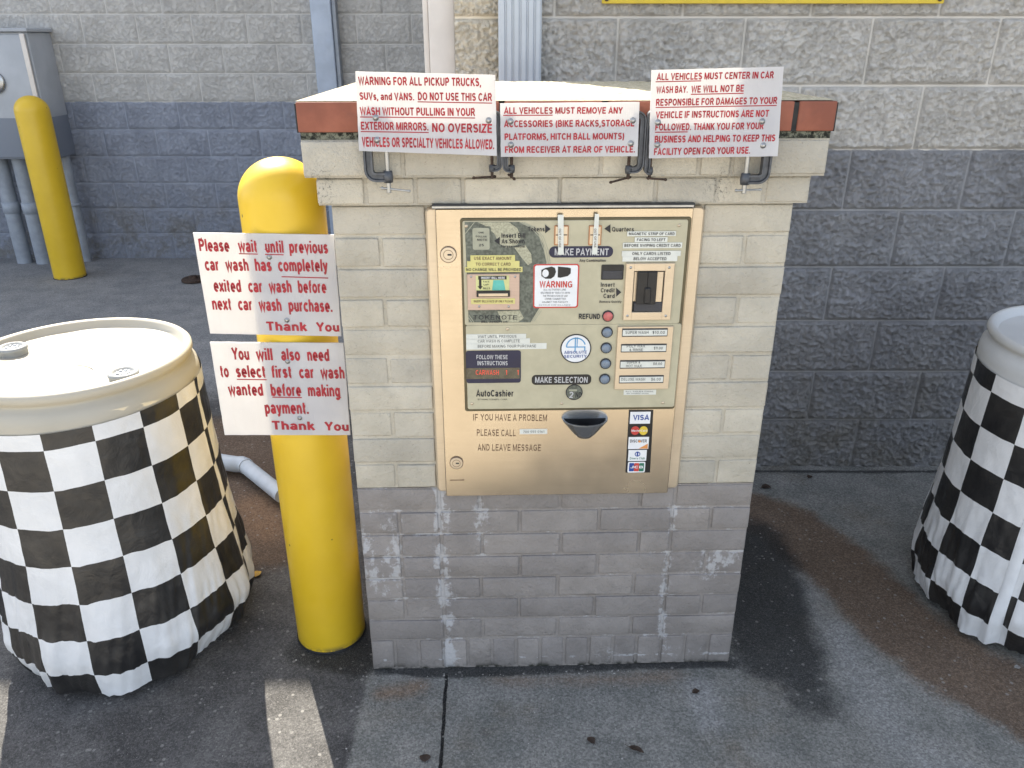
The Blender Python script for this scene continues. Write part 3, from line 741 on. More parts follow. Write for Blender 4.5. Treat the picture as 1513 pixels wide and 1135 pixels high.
def core(mb, z0, z1, out=0.0, rec=.0040): mb.box(-out + rec, W + out - rec, -out + rec, DEP + out - rec, z0, z1)
lowm, upm = MB(), MB()
course(lowm, 0.0, .1, 0, rowlock=True)
hg = (ZG - .1) / 7
for k in range(7): course(lowm, .1 + hg * k, .1 + hg * (k + 1), k, split=((k in (1, 2, 3, 4, 5)), (k in (1, 3, 5))))
core(lowm, -.02, ZG - .001)
hu = (ZT - ZG) / 10
for k in range(10): course(upm, ZG + hu * k, ZG + hu * (k + 1), k + 1, split=((k % 2 == 0), (k % 2 == 0)))
core(upm, ZG + .001, ZT - .001)
lowm.build('lower_body', M['brick_low'], pil); upm.build('upper_body', M['brick_up'], pil)
Z1 = PIL.at(700, 261, -.022)[1]; Z2 = PIL.at(700, 206, -.039)[1]; Z3 = Z2 + .013; Z4 = PIL.at(700, 150.5, -.043)[1]
mb = MB(); course(mb, ZT, Z1, 0, out=.021, split=(True, True)); core(mb, ZT + .001, Z1 - .001, .021); mb.build('corbel', M['brick_up'], pil)
mb = MB(); course(mb, Z1, Z2, 1, out=.040); core(mb, Z1 + .001, Z2 - .0005, .040); mb.build('corbel', M['brick_up'], pil)
mb = MB(); mb.box(-.036, W + .036, -.036, DEP + .036, Z2, Z3)
mb.build('mortar_bed', M['mould'], pil)
# red cap bricks around the edge with dark joints
mb = MB(); o = .043; cap0, cap1 = Z3, Z4
def caprow(a, b, fx):
    n = 0; q = a; cuts = [a]
    while q < b - .12: q += .2; cuts.append(min(q, b))
    if cuts[-1] < b: cuts.append(b)
    return list(zip(cuts[:-1], cuts[1:]))
runs = caprow(-o, W + o - .084, 0) + [(W + o - .084, W + o)]
for a, b in runs:
    mb.bevbox(a + .0048, b - .0048, -o + rng.uniform(-.001, .001), .045, cap0 + .001, cap1, .003)
    mb.bevbox(a + .004, b - .004, DEP - .045, DEP + o, cap0 + .001, cap1, .003)
for a, b in caprow(.049, DEP - .049, 0):
    mb.bevbox(-o, .045, a + .002, b - .002, cap0 + .001, cap1, .003); mb.bevbox(W - .045, W + o, a + .002, b - .002, cap0 + .001, cap1, .003)
mb.build('cap_bricks', M['terracotta'], pil)
mb = MB(); mb.box(-o + .0022, W + o - .0022, -o + .0022, DEP + o - .0022, cap0 + .0005, cap1 - .0025); mb.build('cap_joints', M['seal'], pil)
# rough mortar top
a = np.linspace(-o + .004, W + o - .004, 150); b = np.linspace(-o + .004, DEP + o - .004, 100)
A, B = np.meshgrid(a, b, indexing='ij')
ed = np.minimum.reduce([A - a[0], a[-1] - A, B - b[0], b[-1] - B])
HZ = cap1 + .0015 + np.clip(ed / .05, 0, 1) * .004 + fbm(A * 30, B * 30, 4, 4, .6) * .0022 * np.clip(ed / .01, 0, 1)
I = np.arange(A.size).reshape(A.shape)
mm = bpy.data.meshes.new('cap_top'); mm.from_pydata(np.stack([A.ravel(), B.ravel(), HZ.ravel()], 1).tolist(), [], np.stack([I[:-1, :-1].ravel(), I[1:, :-1].ravel(), I[1:, 1:].ravel(), I[:-1, 1:].ravel()], 1).tolist())
mm.polygons.foreach_set('use_smooth', [True] * len(mm.polygons)); mm.materials.append(M['captop'])
ot = bpy.data.objects.new('cap_top', mm); C.objects.link(ot); ot.parent = pil

# ================================================================== SIGNS
def sign(name, label, fr, corners, d, lines, unders, screws, cat="sign", bold=.038, group=None):
    """corners TL TR BR BL in px; lettering as one child, each screw a child"""
    q = [fr.at(*c, d) for c in corners]
    cs = sum(p[0] for p in q) / 4; cz = min(p[1] for p in q)
    t = thing(name, label, cat, fr.world(cs, d, cz), fr.psi, group); off = (cs, d, cz)
    mb = MB(off)
    # slightly ragged cut edge
    pts = []
    for (a, b) in zip(q, q[1:] + q[:1]):
        for k in range(14):
            u = k / 14; j = 0 if k == 0 else rng.uniform(-.0003, .0003)
            dx, dz = b[0] - a[0], b[1] - a[1]; L = math.hypot(dx, dz)
            pts.append((a[0] + dx * u - dz / L * j, a[1] + dz * u + dx / L * j))
    pts = pts[::-1]
    mb.poly_prism(pts, d, d + .0042); mb.build('panel', M['sheet'], t)
    mb = MB(off)
    for ln in lines:
        s, xl, yl, xr, yr, h = ln[:6]; bo = ln[6] if len(ln) > 6 else bold
        letter(mb, fr, s, xl, yl, xr, yr, h, d - .0006, bo)
    for x0, y0, x1, y1 in unders: underline(mb, fr, x0, y0, x1, y1, 1.5, d - .0006)
    mb.build('lettering', M['red_ink'], t)
    for px, py in screws:
        s, z = fr.at(px, py, d)
        mb = MB(off); mb.lathe([(.0001, d - .0036), (.0022, d - .0034), (.0034, d - .0024), (.0036, d - .0013), (.0058, d - .0011), (.0058, d)], cx=s, cz=z, n=18, axis='y')
        mb.disc(s, z, .0016, d - .0046, d - .004, 6)
        mb.build('screw', M['steel'], t)
    return t
DS = -.082
sign('warning_sign', 'white plastic sign on the pillar cap warning pickup trucks to pull in mirrors', PIL, [(525, 105.5), (732, 111), (734, 230.5), (530.5, 223)], DS,
     [('WARNING FOR ALL PICKUP TRUCKS,', 529.5, 125.5, 711, 127.5, 12), ('SUVs, and VANS.', 531.5, 147.5, 612, 148.5, 11), ('DO NOT USE THIS CAR', 617.5, 148, 727, 149.5, 11.5),
      ('WASH WITHOUT PULLING IN YOUR', 532, 170, 702, 171.5, 11.5), ('EXTERIOR MIRRORS.', 533.5, 191.5, 633, 193, 11.5), ('NO OVERSIZE', 638.5, 195, 727, 196.5, 13, .035),
      ('VEHICLES OR SPECIALTY VEHICLES ALLOWED.', 535, 216.5, 730, 220.5, 14)],
     [(617, 150.6, 727, 152.5), (532, 173, 702, 174.5), (533, 194.5, 633.5, 196)], [(555, 174), (722, 178), (557, 207)])
sign('accessory_sign', 'smaller white plastic sign between the other two on the cap, about removing accessories', PIL, [(739, 153), (945, 151), (942, 231), (740, 232)], DS + .003,
     [('ALL VEHICLES MUST REMOVE ANY', 744.5, 168.3, 920, 168, 9.5), ('ACCESSORIES (BIKE RACKS,STORAGE', 744.6, 188, 937, 186.8, 9.7), ('PLATFORMS, HITCH BALL MOUNTS)', 745.5, 207, 922, 206, 9.5),
      ('FROM RECEIVER AT REAR OF VEHICLE.', 746, 226, 938, 225.3, 9.5)], [(743.5, 170.6, 816.5, 170.4)], [(754, 179.5), (935, 178), (755, 214), (932, 212)], bold=.038)
sign('centering_sign', 'white plastic sign at right end of the pillar cap telling vehicles to center in bay', PIL, [(963, 104), (1158, 98.7), (1149, 231), (959, 234)], DS - .002,
     [('ALL VEHICLES MUST CENTER IN CAR', 970, 118.6, 1143, 115.7, 10), ('WASH BAY.', 969.5, 138, 1016, 137, 10), ('WE WILL NOT BE', 1021, 137, 1098.7, 135.3, 10), ('RESPONSIBLE FOR DAMAGES TO YOUR', 969, 156.5, 1148, 153.4, 10),
      ('VEHICLE IF INSTRUCTIONS ARE NOT', 968.7, 175, 1135.5, 172.6, 10), ('FOLLOWED. THANK YOU FOR YOUR', 968, 193, 1128, 191, 10), ('BUSINESS AND HELPING TO KEEP THIS', 967, 211, 1145, 208.8, 10),
      ('FACILITY OPEN FOR YOUR USE.', 966, 229.3, 1108, 227, 10)],
     [(968.7, 121, 1036, 119.6), (1020.8, 139.6, 1098.7, 138), (968.7, 159, 1147.5, 156), (967.8, 195.6, 1016, 195)], [(972, 181), (1126, 179.5), (971, 214), (1127.5, 215)], bold=.038)
sign('wait_sign', 'upper white plastic sign on the near bollard asking to wait for the previous car wash', BSG, [(285, 344), (493, 347), (504, 497), (310.5, 493)], 0,
     [('Please', 295, 371, 340, 371.8, 18), ('wait', 352.5, 372, 381, 372.6, 18), ('until', 391, 373, 419.5, 373.6, 18), ('previous', 428, 373.5, 485, 374.5, 18),
      ('car', 303.5, 399.5, 324, 399.8, 18), ('wash', 334, 400, 368, 400.3, 18), ('has', 377.5, 400.3, 402, 400.6, 18), ('completely', 411.5, 400.6, 485, 401.2, 18),
      ('exited', 316.5, 430.8, 357, 431.5, 18), ('car', 367.5, 431.5, 388, 431.8, 18), ('wash', 398, 432, 431.5, 432.3, 18), ('before', 441, 432.5, 483, 433, 18),
      ('next', 314.4, 457.5, 343, 458, 18), ('car', 352.5, 458, 373, 458.6, 18), ('wash', 383, 459, 416.5, 459.5, 18), ('purchase.', 427, 460, 491.5, 461, 18),
      ('Thank', 394.5, 488.5, 454.5, 489.3, 13, .04), ('You', 467.5, 489.5, 501.5, 490, 13, .04)],
     [(353, 375, 381, 375.6), (391.5, 376, 419, 376.6), (416, 409, 485, 411)], [(398, 380), (424, 473)], bold=.045)
sign('select_sign', 'lower white plastic sign on the near bollard asking to select the first car wash', BSG, [(310, 506), (507, 507.3), (517.5, 643), (332, 643)], 0,
     [('You', 343.4, 531.3, 369, 531.7, 17.5), ('will', 379, 532, 403.5, 532.3, 17.5), ('also', 416, 532.4, 444, 532.7, 17.5), ('need', 454.5, 533, 487, 533.4, 17.5),
      ('to', 325.5, 557, 339, 557.2, 17.5), ('select', 349.5, 557.3, 393.5, 557.7, 17.5), ('first', 402.5, 558, 432, 558.3, 17.5), ('car', 442.5, 558.5, 464, 558.7, 17.5), ('wash', 474, 559, 509.5, 559.4, 17.5),
      ('wanted', 338, 584, 389.5, 584.6, 17.5), ('before', 401, 584.8, 446, 585.2, 17.5), ('making', 455.5, 585.4, 504.5, 586, 17.5),
      ('payment.', 392, 611, 456.5, 611.6, 17.5), ('Thank', 402.8, 634.7, 466, 635.6, 12.5, .04), ('You', 480, 636, 515.5, 636.7, 12.5, .04)],
     [(350, 560.6, 394, 561.2), (402.5, 587, 446, 587.6)], [(425, 534), (443, 617.5)], bold=.045)

# ================================================================== C-CLAMPS
def clamp(label, spine, boss, ytop, yarm, yscrew, handle, mat, smat, w=13, flare=1.0, d=-.064):
    """spine and boss are px columns; yarm is the row of the lower arm; handle = (x0,y0,x1,y1)"""
    s_sp, z_arm = PIL.at(spine, yarm, d); s_bo, z_bo = PIL.at(boss, yarm, d)
    z_top = PIL.at(spine, ytop, d)[1]; z_sc = PIL.at(boss, yscrew, d)[1]
    wm = w / 760.0; sg_ = 1 if s_bo > s_sp else -1
    t = thing('c_clamp', label, 'clamp', PIL.world(s_bo, d, z_sc), PIL.psi, 'clamps along the pillar cap'); off = (s_bo, d, z_sc)
    R = min(.014, abs(s_bo - s_sp) * .55)
    path = [(s_bo, z_top), (s_sp + sg_ * R, z_top)]
    for k in range(1, 6):
        a = math.pi / 2 * k / 5; path.append((s_sp + sg_ * R * (1 - math.sin(a)), z_top - R * (1 - math.cos(a))))
    path.append((s_sp, (z_top + z_arm) / 2))
    for k in range(6):
        a = math.pi / 2 * k / 5; path.append((s_sp + sg_ * R * (1 - math.cos(a)), z_arm + R * (1 - math.sin(a))))
    path.append((s_bo, z_arm))
    mb = MB(off); mb.sweep(path, wm, d, .008)
    mb.lathe([(.0001, z_arm - wm * .62), (wm * .52, z_arm - wm * .6), (wm * .6, z_arm), (wm * .52, z_arm + wm * .7), (.0001, z_arm + wm * .72)], cx=s_bo, cy=d, n=14)
    mb.build('frame', mat, t)
    mb = MB(off); prof = []; z = z_sc; k = 0; rs = wm * .30
    while z < z_top - .012: prof.append((rs * (1.0 if k % 2 else .86), z)); z += .0016; k += 1
    prof = [(.0001, z_sc)] + prof + [(rs * 1.5, z_top - .011), (rs * 1.5, z_top - .004), (.0001, z_top - .004)]
    mb.lathe(prof, cx=s_bo, cy=d, n=12); mb.build('screw', smat, t)
    a = PIL.at(handle[0], handle[1], d); b = PIL.at(handle[2], handle[3], d)
    va, vb = Vector((a[0], d - .004, a[1])), Vector((b[0], d + .004, b[1])); e = (vb - va).normalized()
    mb = MB(off); mb.tube([va - e * .003, va, va + e * .0005, va + e * .003, vb - e * .003, vb - e * .0005, vb, vb + e * .003], .0022, 10, radii=[.0015, .0032, .0032, .0021, .0021, .0032, .0032, .0015])
    mb.build('handle', smat, t)
clamp('large grey c-clamp with a bright handle under the left end of the mirror warning sign', 546, 573.5, 160, 262, 285, (565, 277.5, 604, 283), M['cast'], M['steel'], 13)
clamp('rusty c-clamp with handle pointing left, under the right end of the mirror warning sign', 738, 727, 168, 249, 264, (700, 262.5, 731, 261.5), M['cast'], M['rusty'], 8)
clamp('rusty c-clamp under the left end of the smaller middle sign, its handle seen end on', 746.5, 756, 168, 250, 263, (752, 258, 760, 265), M['cast'], M['rusty'], 8.5)
clamp('rusty c-clamp under the right end of the smaller middle sign, handle drooping to the left', 945.5, 928.5, 168, 251, 265, (902, 269, 931, 262.5), M['cast'], M['rusty'], 9)
clamp('rusty c-clamp under the left end of the bay centering sign, handle pointing right', 955, 960, 168, 253, 264, (957, 263, 984, 266), M['cast'], M['rusty'], 8.5)
clamp('large grey c-clamp with a bright handle under the right end of the bay centering sign', 1129, 1101, 160, 265, 286, (1087, 281, 1124, 281), M['cast'], M['steel'], 13)

# ================================================================== PAYMENT MACHINE
s_m, z_m = PIL.at(800, 731, 0)
mac = thing('payment_machine', 'bronze car wash payment machine set in the pillar', 'payment machine', PIL.world(s_m, 0, z_m), PIL.psi)
OFF = (s_m, 0, z_m)
def part(name, mat, fn, parent=None, label=None):
    mb = MB(OFF); fn(mb); return mb.build(name, mat, parent or mac, label)
def plate_px(x0, y0, x1, y1, d0, d1, r=0.0, bev=0.0):
    a = rect(PIL, x0, y0, x1, y1, d0); return lambda mb: mb.plate(*a, d0, d1, r, bev)
def words(parent, mat, items, d, bold=.02, name='lettering'):
    if parent in SPLIT and len(items) > 1:
        for it in items: words(parent, mat, [it], d, bold, name)
        return
    mb = MB(OFF)
    for it in items: letter(mb, PIL, it[0], it[1], it[2], it[3], it[4], it[5], d, it[6] if len(it) > 6 else bold)
    return mb.build(name, mat, parent)
part('housing_frame', M['bronze2'], plate_px(627.5, 307, 1002, 722, -.012, .01, .012, .004))
SPLIT = []
door = part('door', M['bronze'], plate_px(642.5, 309, 986.5, 729, -.022, -.0125, .004, .0018))
part('drip_rail', M['dark_rail'], plate_px(638, 302.5, 1027, 306.8, -.030, .005, .001, .001))
part('drip_rail_glint', M['steel'], plate_px(638, 305.2, 1025, 306.0, -.0312, -.0298, 0))  # steel strip put in as the pale highlight along the rail
rimp = part('panel_rim', M['rim'], plate_px(679.5, 322.5, 996.5, 604.5, -.0245, -.0215, .006, .001))
up = part('upper_panel', M['olive'], plate_px(683, 326.5, 1003.5, 478.2, -.0265, -.024, .005, .0008))
lo = part('lower_panel', M['olive'], plate_px(688, 481.2, 996, 601.5, -.0268, -.0238, .005, .0008))
DU, DL = -.0265, -.0268; SPLIT += [up, lo, door]
for px, py in ((689, 334), (1003.5, 333), (697.5, 596.5), (830, 596), (979.5, 595), (750, 486)):
    def fn(mb):
        s, z = PIL.at(px, py, DU); mb.lathe([(.0001, DU - .0022), (.0024, DU - .002), (.0036, DU - .0008), (.0038, DU + .001)], cx=s, cz=z, n=14, axis='y')
    part('screw', M['bronze2'], fn)
# locks
for px, py, rr in ((662.5, 376, 11.5), (674.5, 683.5, 10.5)):
    s, z = PIL.at(px, py, -.022); R = rr / 700.0
    lk = part('lock', M['bronze2'], lambda mb: mb.disc(s, z, R, -.0262, -.0215, 28, bev=.001))
    part('lock_ring', M['etch'], lambda mb: (mb.ring(s, z, R * .93, R * 1.06, -.0255, -.0215, 30), mb.ring(s, z, R * .58, R * .64, -.0268, -.026, 24)), lk)
    part('key_slot', M['ink'], lambda mb: mb.plate(s - R * .1, s + R * .42, z - R * .1, z + R * .12, -.0266, -.0258), lk)
# ---- printed banknote graphic on the upper panel
def ppoly(mb, pts, d): mb.poly([PIL.at(x, y, d) for x, y in pts][::-1], d)
def graphic(mb):
    ppoly(mb, [(686.5, 328), (768, 328), (782, 333), (795, 345), (803, 362), (807, 385), (807.5, 410), (804, 435), (797, 455), (786, 473), (784, 476.5), (692.5, 476.5)], DU - .0004)
gr = part('banknote_print', M['graphic'], graphic)
for pg in ([(706, 328.6), (752, 328.6), (764, 337), (770, 350), (764, 362), (748, 366), (738, 360), (730, 345), (716, 333)], [(760, 366), (776, 362), (785, 376), (786, 388), (780, 392), (770, 380)], [(735, 460), (768, 459), (774, 470), (766, 476), (742, 476)]):
    part('banknote_highlight', M['graphic_pale'], lambda mb: ppoly(mb, pg, DU - .0008), gr)
def plines(mb):
    d = DU - .0006
    def pl(pts, t):
        q = [Vector(PIL.at(x, y, d)) for x, y in pts]
        for a, b in zip(q[:-1], q[1:]):
            n_ = Vector((-(b - a).y, (b - a).x)).normalized() * t; mb.add([(a.x - n_.x, d, a.y - n_.y), (b.x - n_.x, d, b.y - n_.y), (b.x + n_.x, d, b.y + n_.y), (a.x + n_.x, d, a.y + n_.y)], [(0, 1, 2, 3)])
    for k in (0, 3, 6):
        pl([(768 + k, 328.5), (784 + k, 336), (797 + k, 350), (804 + k, 370), (808.5 + k * .8, 392)], .0007)
        if k < 6: pl([(786 + k, 475), (797 + k, 459)], .0007)
    pl([(687, 346), (701, 328.5)], .0007); pl([(693, 466), (700, 476)], .0007); pl([(691, 468), (697, 476)], .0007)
part('print_lines', M['print_line'], plines, gr)
def bill(mb): mb.plate(*rect(PIL, 698, 337, 723.5, 369, DU - .001), DU - .0012, DU - .0002, .004)
bi = part('bill_picture', M['print_line'], bill)
part('bill_picture_frame', M['graphic'], lambda mb: (mb.plate(*rect(PIL, 696, 334.5, 725.5, 371, DU - .0009), DU - .0009, DU - .0002, .004)), bi)
words(bi, M['ink'], [('ONE', 707, 345, 715, 345, 2.5), ('DOLLAR', 703, 350.5, 719, 351, 2.4), ('NOTE', 705, 356, 720, 356, 3), ('25', 707, 364, 715, 364, 3.5)], DU - .0016)
def tri(mb, tip, bx, by, hh, d): ppoly(mb, [(bx, by - hh), (bx, by + hh), (tip, by)] if tip < bx else [(bx, by - hh), (tip, by), (bx, by + hh)][::-1], d)
words(up, M['ink'], [('Insert Bill', 741, 351.5, 776, 351.5, 6.8, .03), ('As Shown', 741, 359.8, 775, 359.8, 6.5, .03), ('Please unfold', 740, 365.8, 775, 365.8, 3.4),
                     ('Tokens', 780, 342, 804.5, 342, 6.8), ('Quarters', 904, 342.3, 936.5, 342.3, 6.8), ('Any Combination', 856, 387, 895, 387, 3.8, .03),
                     ('Insert', 887.6, 424, 908, 424, 6.3), ('Credit', 887.6, 432.2, 908, 432.2, 6.3), ('Card', 891.5, 440.5, 908, 440.5, 6.3), ('Remove Quickly', 885.5, 447.6, 918, 447.6, 3.2),
                     ('REFUND', 855, 471.5, 886.5, 471.5, 7.6, .03), ('TOKENOTE', 699, 472.3, 764, 472.3, 6.4, 0.0), ('BILL ACCEPTOR', 711, 477.2, 750, 477.2, 3.0, .02)], DU - .0016)
for a_ in ((730, 738.5, 356, 6), (813.5, 805.5, 338.5, 6.5), (893, 902, 338, 6.5), (918, 910.5, 432, 6.5)): part('arrow', M['ink'], lambda mb: tri(mb, *a_, DU - .0014), up)
# yellow tape labels
def tape(x0, y0, x1, y1, d, txt, mat='label', h=4.2, pad=4, ink='ink', d2=None, bold=.0, lines=None):
    t = part('tape_label', M[mat], plate_px(x0, y0, x1, y1, d - .0009, d, 0), None)
    if lines: words(t, M[ink], lines, d - .0013, bold)
    else:
        yb = (y0 + y1) / 2 + h / 2; words(t, M[ink], [(txt, x0 + pad, yb, x1 - pad, yb, h)], d - .0013, .022)
    return t
tape(695, 377.5, 761, 386, DU - .0012, 'USE EXACT AMOUNT', 'ylabel', 4.6, 5, 'etch')
tape(690, 386.2, 767.5, 394.6, DU - .0012, 'TO CORRECT CARD', 'ylabel', 4.4, 13, 'etch')
tape(687, 395, 772, 402, DU - .0012, 'NO CHANGE WILL BE PROVIDED', 'ylabel', 4.2, 2, 'ink')
# bill acceptor
ba = part('bill_acceptor', M['pink'], plate_px(690, 405.5, 767.5, 458, -.0325, -.0268, .002, .001))
DB = -.0325
for px, py in ((696, 409), (761, 409), (708, 453), (751.5, 453)):
    s, z = PIL.at(px, py, DB); part('screw', M['steel'], lambda mb: mb.lathe([(.0001, DB - .0016), (.0022, DB - .0013), (.0028, DB + .0005)], cx=s, cz=z, n=12, axis='y'), ba)
stk = part('bill_sticker', M['lime'], plate_px(703, 407.5, 752.5, 429.8, DB - .0006, DB + .0004), ba)
words(part('sticker_header', M['black'], lambda mb: (mb.plate(*rect(PIL, 706.5, 408, 748.5, 413, DB - .0009), DB - .0009, DB - .0003), mb.plate(*rect(PIL, 707.5, 412, 711.5, 424, DB - .0009), DB - .0009, DB - .0003), ppoly(mb, [(705.5, 423), (713.5, 423), (709.5, 428)][::-1], DB - .0012)), ba),
      M['paper'], [('INSERT BILL HERE', 711, 412.2, 746, 412.2, 3.2, .02)], DB - .0014)
part('sticker_picture', M['teal'], lambda mb: (ppoly(mb, [(729, 414), (744, 414), (747, 429), (727, 429)], DB - .0010)), ba)
words(stk, M['ink'], [('FACE', 714, 417.5, 723, 417.5, 2.4), ('UP', 714, 422, 722, 422, 2.4), ('BILLS', 714, 427.5, 724, 427.5, 2.8)], DB - .0010)
part('bill_slot', M['black'], plate_px(704, 430, 753.5, 438.8, DB - .003, DB + .0006, .001, .0006), ba)
part('slot_tray', M['bronze2'], plate_px(707, 434, 750.5, 438, DB - .0048, DB - .0026, .001, .0006), ba)
t = part('tape_label', M['ylabel'], plate_px(696, 441.5, 761, 449, DB - .0010, DB + .0003), ba)
words(t, M['etch'], [('INSERT BILLS FACE UP ONLY PLEASE', 700, 447, 758, 447, 3.2)], DB - .0014)
# coin slots with tape over them
for (x0, x1, strip, txt) in ((819.5, 839.5, [(824.2, 317.5), (832.8, 317.5), (832.8, 376.5), (824.6, 376.5)], 'COINS'), (870.5, 888, [(879, 316), (885.3, 316.5), (882.5, 376), (874.6, 376)], 'COINS')):
    cs = part('coin_slot', M['copper'], plate_px(x0, 333.5, x1, 362.5, DU - .003, DU + .0004, .001, .0006))
    part('coin_slot_face', M['bronze2'], plate_px(x0 + 1.5, 335, x1 - 1.2, 361, DU - .0038, DU - .0028, .001, .0005), cs)
    part('slit', M['ink'], plate_px(x0 + 1.8, 346.6, x1 - 1.6, 348, DU - .0042, DU - .0036), cs)
    def fn(mb):
        d = DU - .0065; q = [PIL.at(x, y, d) for x, y in strip]; mb.poly_prism(q[::-1], d, d + .0006)
    ts = part('tape_strip', M['label'], fn)
    x_ = (strip[0][0] + strip[2][0]) / 2 - .5
    mb = MB(OFF)
    v, f = glyphs('OUT OF USE', .01); a = PIL.at(x_ - 2.2, 338, DU - .007); b = PIL.at(x_ - 2.5, 366, DU - .007)
    xm = max(p[0] for p in v); e = (Vector(b) - Vector(a)) / xm; nrm = Vector((-e.y, e.x)).normalized() * (.0046)
    mb.add([(a[0] + e.x * p[0] + nrm.x * p[1], DU - .007 - p[2] * .00005, a[1] + e.y * p[0] + nrm.y * p[1]) for p in v], f); mb.build('lettering', M['etch'], ts)
pp = part('payment_banner', M['navy'], plate_px(811.5, 364.3, 905.5, 380.2, DU - .0008, DU, .011))
words(pp, M['pill_text'], [('MAKE PAYMENT', 819.5, 377.3, 899, 377.3, 10, .025)], DU - .0013)
# right hand labels
tape(927, 342.2, 998.5, 348.8, DU - .0018, 'MAGNETIC STRIP OF CARD', h=4.0, pad=2)
tape(938, 350.8, 986, 357.8, DU - .0010, 'FACING TO LEFT', h=4.0, pad=3)
tape(920.5, 359, 1007.5, 366.6, DU - .0010, 'BEFORE SWIPING CREDIT CARD', h=4.2, pad=2)
tape(919, 371.2, 1005.5, 378.4, DU - .0010, 'ONLY CARDS LISTED', h=4.2, pad=15)
tape(920, 378.7, 1000.5, 386, DU - .0010, 'BELOW ACCEPTED', h=4.2, pad=16)
# sticker with camera
wsn = part('warning_sticker', M['paper'], plate_px(788.3, 390.5, 854, 455, DU - .0012, DU, .006))
def ringpl(mb):
    a = rect(PIL, 788.3, 390.5, 854, 455, DU - .0016); b = rect(PIL, 790.3, 392.4, 852.1, 453.1, DU - .0016)
    def out(q, r, n=6):
        s0, s1, z0, z1 = q; P = []
        for cx, cz, a0 in ((s1 - r, z1 - r, 0), (s0 + r, z1 - r, 90), (s0 + r, z0 + r, 180), (s1 - r, z0 + r, 270)):
            for k in range(n + 1): an = math.radians(a0 + 90 * k / n); P.append((cx + r * math.cos(an), DU - .0016, cz + r * math.sin(an)))
        return P
    o1, o2 = out(a, .006), out(b, .0045); n = len(o1)
    mb.add(o1 + o2, [(i, (i + 1) % n, n + (i + 1) % n, n + i) for i in range(n)])
part('sticker_border', M['redp'], ringpl, wsn)
words(wsn, M['redp'], [('WARNING', 797, 425, 845.5, 425, 9.4, .03)], DU - .0018)
words(wsn, M['ink'], [('ALL ACTIVITIES ARE', 803, 429.6, 836, 429.6, 2.8, .0), ('RECORDED BY VIDEO TO AID IN', 799, 434.2, 842, 434.2, 2.8, .0), ('THE PROSECUTION OF ANY', 802, 438.8, 839, 438.8, 2.8, .0),
                      ('CRIME COMMITTED', 805, 443.2, 836, 443.2, 2.8, .0), ('AGAINST THIS FACILITY', 801, 447.8, 839, 447.8, 2.8, .0), ('24 HOUR SURVEILLANCE', 796, 451.6, 843, 451.6, 1.6, .0)], DU - .0018)
def camicon(mb):
    d = DU - .0019
    def ell(cx, cy, rx, ry, n=22): return [(cx + rx * math.cos(2 * math.pi * k / n), cy + ry * math.sin(2 * math.pi * k / n)) for k in range(n)][::-1]
    ppoly(mb, [(800, 399), (806, 396), (815, 394), (820, 396), (821.5, 402), (819, 408.5), (814, 412), (806, 412), (800, 408)][::-1], d)
    ppoly(mb, [(824.5, 394), (840, 395.5), (843.5, 396.5), (843.2, 404), (839, 408), (828, 410.5), (824, 410)][::-1], d)
part('camera_picture', M['black'], camicon, wsn)
part('lens_picture', M['paper'], lambda mb: mb.disc(*PIL.at(806, 404, DU - .0022), .0068, DU - .0023, DU - .0018, 20, rz=.0083), wsn)
# card reader
cr = part('card_reader_frame', M['bronze2'], lambda mb: None)
bpy.data.objects.remove(cr)
def frame4(mb, o, i, d0, d1, bev=.001):
    os0, os1, oz0, oz1 = o; is0, is1, iz0, iz1 = i
    mb.plate(os0, is0, oz0, oz1, d0, d1, 0, bev); mb.plate(is1, os1, oz0, oz1, d0, d1, 0, bev)
    mb.plate(is0 - .0012, is1 + .0012, iz1, oz1, d0 - .0001, d1, 0, bev); mb.plate(is0 - .0012, is1 + .0012, oz0, iz0, d0 - .0001, d1, 0, bev)
DC = -.0335
cr = part('card_reader_frame', M['bronze2'], lambda mb: frame4(mb, rect(PIL, 925.5, 389.5, 990.5, 473, DC), rect(PIL, 937.5, 401, 978, 461.2, DC), DC, -.026))
for px, py in ((932, 395.5), (989, 395.5), (927, 466.8), (983.5, 466.8)):
    s, z = PIL.at(px, py, DC); part('screw', M['steel'], lambda mb: mb.lathe([(.0001, DC - .0018), (.0024, DC - .0014), (.0032, DC + .0005)], cx=s, cz=z, n=12, axis='y'), cr)
part('reader_mouth', M['black'], plate_px(937, 400.5, 979, 462, -.0274, -.0262), cr)
part('reader_strip', M['bronze2'], plate_px(970.5, 402, 977, 446, -.0310, -.0270), cr)  # bronze strip standing in for a reflection at the right
part('reader_strip', M['bronze2'], plate_px(938, 402, 941, 445, -.0300, -.0270), cr)
def reader(mb):
    mb.plate(*rect(PIL, 942.5, 401.8, 955, 450, -.038), -.038, -.027, .002, .0015); mb.plate(*rect(PIL, 957.5, 401.8, 968.5, 450, -.038), -.038, -.027, .002, .0015)
    mb.plate(*rect(PIL, 953, 426, 961, 449, -.042), -.042, -.036, .003, .002)
part('swipe_guide', M['black'], reader, cr)
part('reader_sill', M['blue_black'], plate_px(937, 447, 977.5, 460.5, -.033, -.0272, .001, .001), cr)
part('instruction_window', M['black'], lambda mb: mb.plate(*rect(PIL, 888.8, 391.2, 920.8, 413.5, DU - .001), DU - .0012, DU, .003))
part('window_face', M['blue_black'], plate_px(890.5, 400.5, 919.2, 412, DU - .0020, DU - .001, .001, .0004), bpy.data.objects['instruction_window'])
